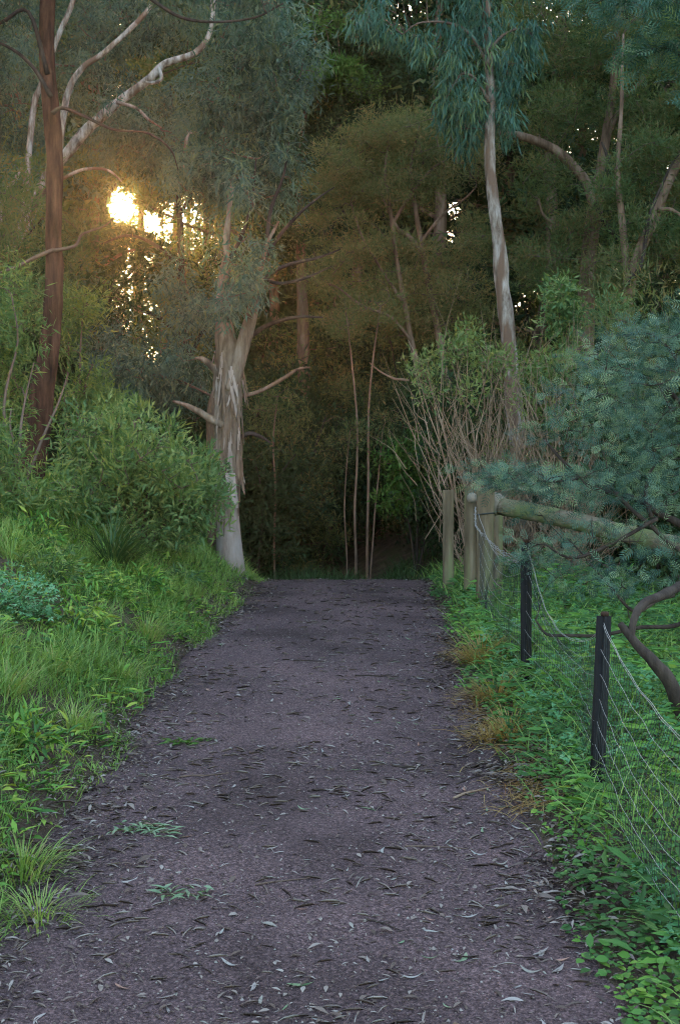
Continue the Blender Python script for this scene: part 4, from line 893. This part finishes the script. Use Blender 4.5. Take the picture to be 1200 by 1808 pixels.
# ---------------------------------------------------------------- wire fence
FX = [(1.22, 3.75), (1.27, 6.2), (1.285, 8.6), (1.40, 12.28)]
fb = np.array([1.27, 6.2, float(height(1.27, 6.2))])
fence = thing('wire_fence', fb, 'sagging wire mesh fence on black steel pickets along the path', 'fence')
def picket(x, d, base_px, top_px, top_row):
    g = np.array([x, d, float(height(x, d))]); top = P(top_px, top_row, d)
    lo = g - np.array([0, 0, .2]); ax = unit(top - lo); ln = np.linalg.norm(top - lo)
    s_ = unit(np.cross(ax, [0, 1, 0])); f_ = np.cross(s_, ax)
    # star section: three fins
    mb = MB()
    for a in (R(90), R(205), R(335)):
        dv = s_ * math.cos(a) - f_ * math.sin(a); nv = np.cross(ax, dv)
        V = []
        for z in (0, ln):
            for (u_, w_) in ((0, -.006), (.040, -.0035), (.040, .0035), (0, .006)): V.append(lo + ax * (z - (.004 if u_ and z else 0)) + dv * u_ + nv * w_)
        mb.add(V, np.array([[0, 1, 5, 4], [1, 2, 6, 5], [2, 3, 7, 6], [4, 5, 6, 7], [0, 3, 2, 1]]))
    # the broad web seen from the path
    V = []
    for z in (0, ln - .001):
        for (u_, w_) in ((-.029, -.012), (.029, -.012), (.029, -.005), (-.029, -.005)): V.append(lo + ax * z + s_ * u_ + f_ * -w_ * -1)
    mb.add(V, np.array([[0, 1, 5, 4], [1, 2, 6, 5], [2, 3, 7, 6], [3, 0, 4, 7], [4, 5, 6, 7]]))
    o = obj('picket', mb.mesh('picket', False, fb), M['picket'], fence)
    # drilled holes with wire ties
    for k in range(8):
        c = lo + ax * (ln - .05 - k * .125) - np.array([0, .021, 0])
        if c[2] < g[2] + .02: break
        a = np.linspace(0, 2 * np.pi, 9)
        V, Fs = tube(np.stack([c[0] + np.cos(a) * .004, np.full(9, c[1]), c[2] + np.sin(a) * .005], 1), np.full(9, .0018), 5, False)
        m2 = MB(); m2.add(V, Fs); obj('tie', m2.mesh('tie', True, fb), M['galv'], o)
    V, Fs = tube(np.array([lo + ax * (ln - .002), lo + ax * (ln + .014), lo + ax * (ln + .02)]) + np.array([0, -.003, 0]), [.02, .021, .015], 8)
    m2 = MB(); m2.add(V, Fs); obj('burred_top', m2.mesh('burred_top', False, fb), M['rust'], o)
    return lo, ax, ln
pk = [picket(1.27, 6.2, 1047, 1067, 1087), picket(1.285, 8.6, 928, 929, 957), picket(1.22, 3.75, 1310, 1316, 1330)]
H0 = [(np.array([1.22, 3.74, .98]), .0), None]
tops = [pk[2][0] + pk[2][1] * pk[2][2] * .97, pk[0][0] + pk[0][1] * pk[0][2] * .97, pk[1][0] + pk[1][1] * pk[1][2] * .97, P(845, 905, 12.25)]
bots = [np.array([1.2, 3.75, float(height(1.2, 3.75)) + .02]), np.array([1.24, 6.2, float(height(1.24, 6.2)) + .02]), np.array([1.27, 8.6, float(height(1.27, 8.6)) + .02]), np.array([1.36, 12.25, float(height(1.36, 12.25)) + .02])]
for t in tops: t[1] -= .028
sags = [.16, .30, .26]
def mesh_pt(span, f, h):
    """point on the fence: f along the span, h 0 bottom .. 1 top"""
    a, b_ = tops[span], tops[span + 1]; c, d_ = bots[span], bots[span + 1]
    top = a + (b_ - a) * f; bot = c + (d_ - c) * f
    sg = sags[span] * 4 * f * (1 - f)
    p = bot + (top - bot) * h
    p = p - np.array([0, 0, sg * h ** 1.3])
    wv = math.sin(f * 7 + span * 3 + h * 4) * .008 + math.sin(f * 41 + h * 9) * .0025
    bulge = (.10 * math.sin(math.pi * f) * math.sin(math.pi * min(h * 1.1, 1)))
    return p + np.array([wv + (bulge if span == 1 else -bulge * .4), math.sin(f * 9 + h * 13 + span) * .012, math.sin(f * 25 + h * 6) * .003])
for hi, h in enumerate((1.0, .985, .84, .69, .54, .40, .26, .12)):
    mb = MB()
    for sp in range(3):
        ff = np.linspace(0, 1, 40)
        pts = np.array([mesh_pt(sp, f, h) for f in ff]) + np.array([0, 0, .006 * math.sin(hi)]) * np.sin(ff * 30 + hi)[:, None] * .5
        mb.add(*tube(pts, np.full(40, .0014 if h > .9 else .0011), 5, False))
    obj('line_wire', mb.mesh('line_wire', True, fb), M['galv'], fence)
mb = MB()
for sp in range(3):
    ln = np.linalg.norm(tops[sp + 1] - tops[sp]); k = int(ln / .052)
    for i_ in range(1, k):
        f = i_ / k; hh = np.linspace(0, .99, 11)
        j_ = rng.uniform(-.006, .006, 11)
        pts = np.array([mesh_pt(sp, min(max(f + j_[m_] + .01 * math.sin(h * 7 + i_ * .4), 0), 1), h) for m_, h in enumerate(hh)])
        mb.add(*tube(pts, np.full(11, .00115), 4, False))
o = obj('upright_wires', mb.mesh('upright_wires', True, fb), M['mesh_wire'], fence); o['kind'] = 'stuff'
# twisted bunch of loose wire at the post end
mb = MB()
for k in range(5):
    pts = spline(np.array([P(839, 895, 12.2), P(838 + k * .4, 915, 12.15), P(841, 930, 12.1), P(862, 952 + k, 11.6), P(884, 972 + k * 2, 11), P(905 + k * 3, 980 + k * 5, 10.4), P(925, 975 + k * 14, 8.9)]), 8)
    pts[1:-1] += rng.normal(size=(len(pts) - 2, 3)) * .006
    mb.add(*tube(pts, np.full(len(pts), .0022), 4, False))
o = obj('loose_wire', mb.mesh('loose_wire', True, fb), M['galv'], fence); o['kind'] = 'stuff'

# ---------------------------------------------------------------- grass and ground cover
def ground_pts(n, ulo, uhi, ylo, yhi, side, bias=1.0, ypow=1.6):
    y = ylo + (yhi - ylo) * rng.random(n) ** ypow
    u = ulo + (uhi - ulo) * rng.random(n) ** bias
    x = tl(y) - u if side < 0 else tr(y) + u
    return x, y
def visible(x, y, z, m=60):
    px = 600 + x / y * FPX
    return (px > -m - 60) & (px < 1200 + m + 60)
def grass_mesh(x, y, hgt, wid, lean, tpl=BLADE, tint=None, droop=(0, 0)):
    n = len(x); z = np.where(True, height(x, y), 0) - .012
    ang = rng.uniform(0, 2 * np.pi, n)
    ax = np.stack([np.cos(ang) * lean + droop[0], np.sin(ang) * lean + droop[1], np.ones(n)], 1)
    nm = np.stack([np.cos(ang), np.sin(ang), -np.full(n, .1)], 1)
    return scatter(tpl, np.stack([x, y, z], 1), ax, nm, wid, hgt, rng.random(n) if tint is None else tint)

rng = np.random.default_rng(4)
# left bank turf
n = 80000
x, y = ground_pts(n, -.10, 2.6, 3.3, 18.2, -1, 1.15, 1.5)
dens = n2(x, y, 1.3, 2); dd = n2(x, y, 4.5, 8)
u = tl(y) - x
edge_ok = rng.random(n) < np.clip((u + .1 + (n2(x, y, 1.1, 40) - .5) * .5) / .16, 0, 1)
keep = visible(x, y, 0) & edge_ok & (rng.random(n) < np.clip((dens - .14) * 2.8 + (dd - .5) * .8, .12, 1))
x, y, dens, dd, u = x[keep], y[keep], dens[keep], dd[keep], u[keep]
hg = (.06 + .17 * dens * dd * 2) * rng.uniform(.55, 1.3, len(x)) * np.clip(.5 + u * 1.6, .5, 1.15)
V, F, T = grass_mesh(x, y, hg, .003 + .0005 * y, rng.uniform(.1, .9, len(x)), tint=np.clip(.24 + .5 * n2(x, y, .9, 21) + rng.normal(size=len(x)) * .17, 0, 1), droop=(.12, -.1))
tag(obj('bank_grass', mesh_np('bank_grass', V, F, T), M['grass']), 'short green grass covering the left bank', 'grass', kind='stuff')
# low broad weeds mixed into the turf
x, y = ground_pts(11000, .0, 2.4, 3.3, 16, -1, 1, 1.3); k_ = visible(x, y, 0) & (n2(x, y, 1.6, 77) > .45); x, y = x[k_], y[k_]; n = len(x)
ax = unit(np.stack([rng.normal(size=n), rng.normal(size=n) - .4, np.full(n, .35)], 1)); z = height(x, y) + rng.uniform(.01, .12, n)
V, F, T = scatter(LEAF2, np.stack([x, y, z], 1), ax, np.array([0, -.2, 1]) + randdir(n) * .4, rng.uniform(.012, .03, n), rng.uniform(.05, .13, n), rng.random(n))
tag(obj('bank_weeds', mesh_np('bank_weeds', V, F, T), M['weed_leaf']), 'low broad-leaved weeds among the grass of the left bank', 'weeds', kind='stuff')

# bright grass tufts one can pick out
def tuft(px, d, h, n, label, mat='grass', lean=1.0, wid=.0055, lo=.68, group=None, name='grass_tuft', right=False):
    n = int(n * 1.8); b = gnd(px, d); e = thing(name, b, label, 'grass tuft', group)
    ang = rng.uniform(0, 2 * np.pi, n); tl_ = rng.uniform(.1, lean, n)
    pos = np.stack([np.cos(ang) * .05, np.sin(ang) * .05, np.full(n, -.01)], 1) * rng.uniform(.2, 3.6 if d < 6 else 2.6, (n, 1))
    ax = np.stack([np.cos(ang) * tl_, np.sin(ang) * tl_, np.ones(n)], 1); nm = np.stack([np.cos(ang), np.sin(ang), -np.full(n, .15)], 1)
    V, F, T = scatter(LONG, pos, ax, nm, wid, h * rng.uniform(.3, 1.15, n), np.clip(lo + rng.normal(size=n) * .16, 0, 1))
    obj('leaf_blades', mesh_np('tuft', V, F, T), M[mat], e)
    return e
for (px, d, h, n, lab) in ((258, 9.9, .30, 150, 'bright yellow-green grass tuft halfway along the left bank'), (165, 9.4, .26, 110, 'loose green grass tuft left of the brightest one on the bank'), (40, 5.3, .2, 200, 'large bright grass tuft near the camera at the left edge'), (70, 4.9, .15, 180, 'small grass tuft beside the path at bottom left'),
                           (95, 8.0, .28, 120, 'arching grass tuft below the ferny herb'), (215, 8.6, .22, 110, 'green grass tuft on the lower bank by the path edge'), (300, 11.5, .2, 90, 'short grass tuft under the sedge tussock'), (385, 13.4, .15, 80, 'small grass tuft at the path edge below the shaggy trunk'), (10, 7.2, .3, 110, 'wide-bladed grass tuft at the left edge of the bank'), (130, 7.2, .22, 100, 'soft grass tuft over the bare earth patch'), (20, 10.4, .28, 90, 'upright grass tuft behind the ferny herb'), (340, 12.4, .17, 80, 'pale grass tuft on the mossy mound')):
    tuft(px, d, h, n, lab)
for (px, d, h, n, lab) in ((850, 9.6, .34, 170, 'straw-coloured dry grass tuft behind the second picket'), (876, 8.3, .26, 130, 'golden dry grass tuft at the foot of the farther picket'), (900, 7.4, .22, 130, 'orange dry grass tuft between the two pickets at the path edge'), (862, 7.4, .12, 80, 'flattened brown grass tuft on the path edge')):
    tuft(px, d, h, n, lab, 'straw', 1.3, .006, .5)

# moss-bright turf mound at the end of the bank
# right verge: lush weeds
rng = np.random.default_rng(5)
def verge(name, label, cat, n, ulo, uhi, ylo, yhi, tpl, mat, ln, wd, hlo, hhi, nf, noff, thr, bias=1.0, ypow=1.5, up=1.0):
    x, y = ground_pts(n, ulo, uhi, ylo, yhi, 1, bias, ypow)
    u = x - tr(y)
    k_ = visible(x, y, 0) & (n2(x, y, nf, noff) > thr) & (rng.random(n) < np.clip((u + .04 + (n2(x, y, 1.6, 60) - .5) * .35) / .12, 0, 1)); x, y = x[k_], y[k_]; n = len(x)
    u = x - tr(y)
    hump = np.clip((u + .1) * 1.15, .15, 1) * (.55 + .9 * n2(x, y, 2.2, 14))
    z = height(x, y) + (hlo + 1.25 * (hhi - hlo) * rng.random(n) ** .8) * hump
    ax = unit(np.stack([rng.normal(size=n) - .25, rng.normal(size=n) - .5, np.full(n, .15)], 1))
    nm = np.array([-.1, -.35, up]) + randdir(n) * .45
    V, F, T = scatter(tpl, np.stack([x, y, z], 1), ax, nm, wd * (sv := rng.uniform(.45, 1.6, n)), ln * sv * rng.uniform(.85, 1.2, n), np.clip(n2(x, y, 1.9, 3) * .8 - .2 + rng.normal(size=n) * .2, 0, 1))
    return tag(obj(name, mesh_np(name, V, F, T), M[mat]), label, cat, kind='stuff')
verge('verge_weeds', 'dense dark green leafy weeds along the right edge of the path', 'weeds', 36000, -.14, 2.4, 3.0, 17, OVAL, 'weed_leaf', .032, .021, .02, .24, 1.5, 5, .1, 1.5)
verge('mallow_ground_cover', 'pale green lobed leaves massed behind the nearer picket', 'ground cover', 22000, .22, 3.4, 3.6, 13, LOBED, 'mallow_leaf',   .042, .042, .07, .26, .7, 19, .42, 1.0, 1.4)
verge('lance_weeds', 'narrow-leaved bright weeds filling the ground behind the fence', 'weeds', 16000, .1, 4.2, 3.6, 17, LEAF2, 'weed_leaf', .10, .018, .05, .34, 1.1, 44, .35, .9, 1.3, .5)
n = 24000
x, y = ground_pts(n, -.02, 5, 3.4, 19, 1, 1.0, 1.2); k_ = visible(x, y, 0) & (n2(x, y, 1.2, 9) > .3); x, y = x[k_], y[k_]
u = x - tr(y); k_ = rng.random(len(x)) < np.clip(u / .3, .1, 1); x, y, u = x[k_], y[k_], u[k_]
V, F, T = grass_mesh(x, y, rng.uniform(.14, .52, len(x)) * np.clip(.4 + u, .3, 1), .004 + .0007 * y, rng.uniform(.2, .9, len(x)), tint=np.clip(.15 + .6 * rng.random(len(x)), 0, 1), droop=(-.15, -.1))
tag(obj('verge_grass', mesh_np('verge_grass', V, F, T), M['grass']), 'long green grass behind the wire fence', 'grass', kind='stuff')

x = rng.uniform(-2.2, 2.2, 9000); y = 17.6 + 3.5 * rng.random(9000); k_ = n2(x, y, 1.4, 71) > .55; x, y = x[k_], y[k_]
V, F, T = grass_mesh(x, y, rng.uniform(.05, .5, len(x)) * n2(x, y, 2.2, 17) * 1.3, .010, rng.uniform(.2, .9, len(x)), tint=np.clip(.1 + .4 * rng.random(len(x)), 0, 1))
tag(obj('crest_grass', mesh_np('crest_grass', V, F, T), M['sedge']), 'dark rank grass just beyond the crest of the path', 'grass', kind='stuff')

rng = np.random.default_rng(6)
# ---------------------------------------------------------------- litter on the path
n = 26000
y = 2.8 + 15 * rng.random(n) ** 1.8; f = rng.random(n); x = tl(y) - .25 + (tr(y) - tl(y) + .5) * f
side = np.abs(f - .5) * 2
k_ = rng.random(n) < np.clip(.35 + .55 * side ** 2 + (n2(x, y, 1.4, 33) - .5), .12, 1); x, y = x[k_], y[k_]; n = len(x)
ang = rng.uniform(0, 2 * np.pi, n); ax = np.stack([np.cos(ang), np.sin(ang) * .8, rng.normal(size=n) * .12], 1)
ln = np.minimum(rng.gamma(2.0, .0095, n) + .010, .07); wd = ln * rng.uniform(.12, .45, n)
V, F, T = scatter(LEAF2, np.stack([x, y, path_z(x, y) + .003 + rng.random(n) * .004], 1), ax, np.array([0, 0, 1]) + randdir(n) * .28, wd, ln, np.clip(rng.beta(1.5, 2.2, n), 0, 1))
tag(obj('leaf_litter', mesh_np('leaf_litter', V, F, T), M['litter']), 'fine litter of bark chips and dry leaf scraps on the path', 'litter', kind='stuff')
# thin strips of bark and twig
n = 4200; y = 2.8 + 13 * rng.random(n) ** 1.7; f = rng.random(n); x = tl(y) - .15 + (tr(y) - tl(y) + .3) * f
k_ = rng.random(n) < np.clip(n2(x, y, 1.7, 91) * 2.2 - .7 + (np.abs(f - .5) * 2) ** 3 * .5, .06, 1); x, y = x[k_], y[k_]; n = len(x)
ang = rng.normal(size=n) * .7 + np.where(rng.random(n) < .5, 0, np.pi); ax = np.stack([np.cos(ang), np.sin(ang), rng.normal(size=n) * .05], 1)
V, F, T = scatter(LEAF2, np.stack([x, y, path_z(x, y) + .005], 1), ax, np.array([0, 0, 1]) + randdir(n) * .25, rng.uniform(.004, .009, n), rng.uniform(.04, .15, n), rng.beta(1.2, 1.8, n))
tag(obj('bark_litter', mesh_np('bark_litter', V, F, T), M['litter']), 'thin strips of bark and twig strewn over the path', 'litter', kind='stuff')
# drifts of litter along both edges of the path
n = 24000
y = 2.8 + 15 * rng.random(n) ** 1.6; sd = rng.random(n) < .5
u = rng.normal(size=n) * .17 + .03
x = np.where(sd, tl(y) - u, tr(y) + u * .8)
k_ = rng.random(n) < np.clip(n2(x, y, 2.1, 51) * 1.7 - .3, .1, 1); x, y = x[k_], y[k_]; n = len(x)
ang = rng.uniform(0, 2 * np.pi, n); ax = np.stack([np.cos(ang), np.sin(ang) * .8, rng.normal(size=n) * .2], 1)
ln = np.minimum(rng.gamma(2.4, .014, n) + .015, .1); wd = ln * rng.uniform(.1, .3, n)
V, F, T = scatter(LEAF2, np.stack([x, y, path_z(x, y) + .004 + rng.random(n) * .018], 1), ax, np.array([0, 0, 1]) + randdir(n) * .4, wd, ln, np.clip(rng.beta(1.3, 2.4, n), 0, 1))
tag(obj('edge_litter', mesh_np('edge_litter', V, F, T), M['litter']), 'drifts of dry leaves and bark along the path edges', 'litter', kind='stuff')
# dead grass lying over the right edge
n = 2600; y = 6.0 + 5 * rng.random(n); u = rng.normal(size=n) * .10 + .06; x = tr(y) + u
k_ = n2(x, y, 1.3, 88) > .42; x, y = x[k_], y[k_]; n = len(x); a = rng.uniform(0, 6.28, n)
V, F, T = scatter(BLADE, np.stack([x, y, path_z(x, y) + .005], 1), np.stack([np.cos(a), np.sin(a), rng.uniform(0, .35, n)], 1), np.tile([0, 0, -1.0], (n, 1)) + randdir(n) * .3, .005, rng.uniform(.08, .22, n), rng.random(n))
tag(obj('dead_grass', mesh_np('dead_grass', V, F, T), M['straw']), 'flattened dead brown grass along the right path edge', 'dead grass', kind='stuff')
# small stones
n = 9000
y = 2.8 + 9 * rng.random(n) ** 1.7; f = rng.random(n); x = tl(y) + (tr(y) - tl(y)) * f
ST = (np.array([[.5, 0, 0], [-.5, .1, 0], [.05, .5, .05], [0, -.5, 0], [.05, .02, .5]]), np.array([[0, 2, 4], [2, 1, 4], [1, 3, 4], [3, 0, 4]]))
a = randdir(n); a[:, 2] = 0
sz = rng.gamma(2, .0022, n) + .003
V, F, T = scatter(ST, np.stack([x, y, path_z(x, y) - .001], 1), a, np.tile([0, 0, 1.0], (n, 1)) + randdir(n) * .2, sz, sz, rng.beta(2, 2.4, n))
tag(obj('path_grit', mesh_np('path_grit', V, F, T), M['litter']), 'small stones and grit strewn over the path', 'grit', kind='stuff')

# leaves large enough to pick out
def gum_leaf_mesh(curl, bend, fold):
    k = 9; V = []; F = []
    for i_ in range(k):
        t = i_ / (k - 1); wv = .5 * math.sin(math.pi * min(t ** .75, 1)) * (1 - .25 * t) + .015
        cx = bend * math.sin(math.pi * t) ; z = curl * (t - .5) ** 2 * 1.2
        for sx in (-1, 0, 1): V.append(((cx * 3 + sx * wv) * .17, t - .5, z + (fold * wv * .16 if sx else 0)))
    for i_ in range(k - 1):
        for c in (0, 1): F.append((i_ * 3 + c, i_ * 3 + c + 1, i_ * 3 + c + 4, i_ * 3 + c + 3))
    V = np.array(V); V[:, 2] -= V[:, 2].min()
    return V, np.array(F)
shapes = [gum_leaf_mesh(c, b_, f_) for c, b_, f_ in ((.25, .06, .5), (.5, .16, -.6), (.1, .26, .3), (.7, .03, .6), (.15, -.2, -.3), (.35, -.08, .8))]
kinds = [('leaf_pale', 'pale silvery dry gum leaf lying on the gravel path', 120), ('litter', 'dull brown dry gum leaf lying on the gravel path', 60), ('leaf_red', 'reddish brown dry gum leaf lying on the gravel path', 22), ('leaf_green', 'grey-green freshly fallen gum leaf on the gravel path', 40)]
for mat, lab, cnt in kinds:
    meshes = [mesh_np('fallen_leaf', V, F, np.full(len(V), rng.random())) for V, F in shapes]
    for k in range(cnt):
        yy = 3.75 + 7.5 * rng.random() ** 1.7
        ff = rng.random(); ff = ff if rng.random() < .5 else .5 + .5 * rng.random() ** .6
        xx = float(tl(yy) + (tr(yy) - tl(yy)) * (.02 + .96 * ff))
        o = obj('fallen_leaf', meshes[k % 6], M[mat]); ln = rng.uniform(.035, .10)
        o.location = (xx, yy, float(path_z(xx, yy)) + .002); o.rotation_euler = (rng.normal() * .08, rng.normal() * .15, rng.uniform(0, 6.28) )
        o.scale = (ln * rng.uniform(.8, 1.5), ln, ln)
        tag(o, lab, 'leaf', lab.split(' lying')[0].split(' on')[0].replace('leaf', 'leaves') + ' on the path')
# sticks
def stick(px, row_d, ln, ang, r, label, mat='twig', fork=False):
    d = row_d; x0 = (px - 600) / FPX * d
    k = 8; t = np.linspace(-.5, .5, k) * ln
    x = x0 + np.cos(ang) * t + np.sin(t * 9) * .012; y = d + np.sin(ang) * t + np.cos(t * 7) * .012
    pts = np.stack([x, y, path_z(x, y) + r * .8], 1); c = np.array([x0, d, float(path_z(x0, d))])
    mb = MB(); mb.add(*tube(spline(pts - c, 3), np.linspace(r, r * .5, (k - 1) * 3 + 1), 6))
    if fork:
        q = pts[4] - c; mb.add(*tube(np.array([q, q + [ln * .15, ln * .12, .004], q + [ln * .3, ln * .16, .008]]), [r * .6, r * .5, r * .3], 5))
    o = obj('fallen_stick', mb.mesh('fallen_stick', True), M[mat], loc=c); tag(o, label, 'stick', 'sticks lying on the path')
stick(665, 9.2, .30, .1, .006, 'dark thin stick lying across the path centre farthest from the camera', 'dark_bark', True)
stick(545, 9.7, .22, -.1, .005, 'short dark twig lying left of the farthest stick', 'dark_bark')
stick(835, 6.3, .26, .75, .007, 'pair-like pale straight stick at the right path edge near the nearer picket', 'tan_twig')
stick(828, 6.55, .24, 1.0, .005, 'thin dark stick crossing above the pale stick at the right edge', 'dark_bark')
stick(715, 6.75, .14, -.5, .006, 'dark forked twig right of centre', 'dark_bark', True)
stick(770, 5.55, .26, 0, .004, 'long thin straight twig right of centre', 'twig')
stick(675, 4.75, .14, -.7, .004, 'short straight twig in the lower middle of the path', 'dark_bark')
stick(500, 5.15, .22, .35, .004, 'thin curved twig in the lower middle left', 'twig')
stick(815, 3.98, .05, -.6, .007, 'stubby mossy stick piece near the bottom right', 'brown_bark')
stick(120, 5.5, .16, .1, .007, 'short reddish stick at the left path edge', 'red_bark')
stick(285, 5.8, .2, -.6, .006, 'brown curved bark strip left of centre', 'brown_bark')
stick(360, 6.6, .24, .2, .005, 'thin grey twig left of centre', 'twig')
# leafy sprigs
def sprig(px, d, ln, n, label, mat):
    x0 = (px - 600) / FPX * d; c = np.array([x0, d, float(path_z(x0, d))]); e = thing('leafy_sprig', c, label, 'sprig', 'leafy sprigs dropped on the path')
    t = rng.random(n) * ln - ln / 2
    pos = np.stack([t, rng.normal(size=n) * .05, np.full(n, .008) + rng.random(n) * .015], 1)
    a = rng.uniform(0, 6.28, n); ax = np.stack([np.cos(a), np.sin(a), rng.normal(size=n) * .2 + .1], 1)
    obj('leaves', mesh_np('sprig_leaves', *scatter(LEAF2, pos, ax, np.array([0, 0, 1]) + randdir(n) * .4, .016, rng.uniform(.05, .09, n), rng.random(n))), M[mat], e)
    mb = MB(); mb.add(*tube(np.array([[-ln / 2, 0, .008], [0, .015, .012], [ln / 2, -.01, .008]]), [.003, .003, .002], 5)); obj('stem', mb.mesh('sprig_stem', True), M['twig'], e)
sprig(328, 7.25, .22, 40, 'bright green leafy sprig lying on the left half of the path', 'bright_leaf')
sprig(250, 5.75, .30, 60, 'dull grey-green leafy sprig near the left path edge', 'leaf_green')
sprig(322, 5.0, .2, 26, 'small withered grey sprig in the lower left of the path', 'leaf_green')

# ---------------------------------------------------------------- hazy air
def haze(density, g, col):
    m, nt, N, L = newmat('haze'); out = N('ShaderNodeOutputMaterial'); v = N('ShaderNodeVolumePrincipled')
    v.inputs['Density'].default_value = density; v.inputs['Anisotropy'].default_value = g; v.inputs['Color'].default_value = (*col, 1)
    L(v.outputs[0], out.inputs['Volume'])
    x0, x1, y0, y1, z0, z1 = -180, 180, -60, 240, -4.5, 36
    V = np.array([[x, y, z] for z in (z0, z1) for y in (y0, y1) for x in (x0, x1)], float)
    F = np.array([[0, 2, 3, 1], [4, 5, 7, 6], [0, 1, 5, 4], [2, 6, 7, 3], [0, 4, 6, 2], [1, 3, 7, 5]])
    o = obj('haze', mesh_np('haze', V, F), m); tag(o, 'thin warm haze hanging in the air of the wood', 'haze', kind='stuff')
haze(.00055, .945, (1.0, .86, .66))
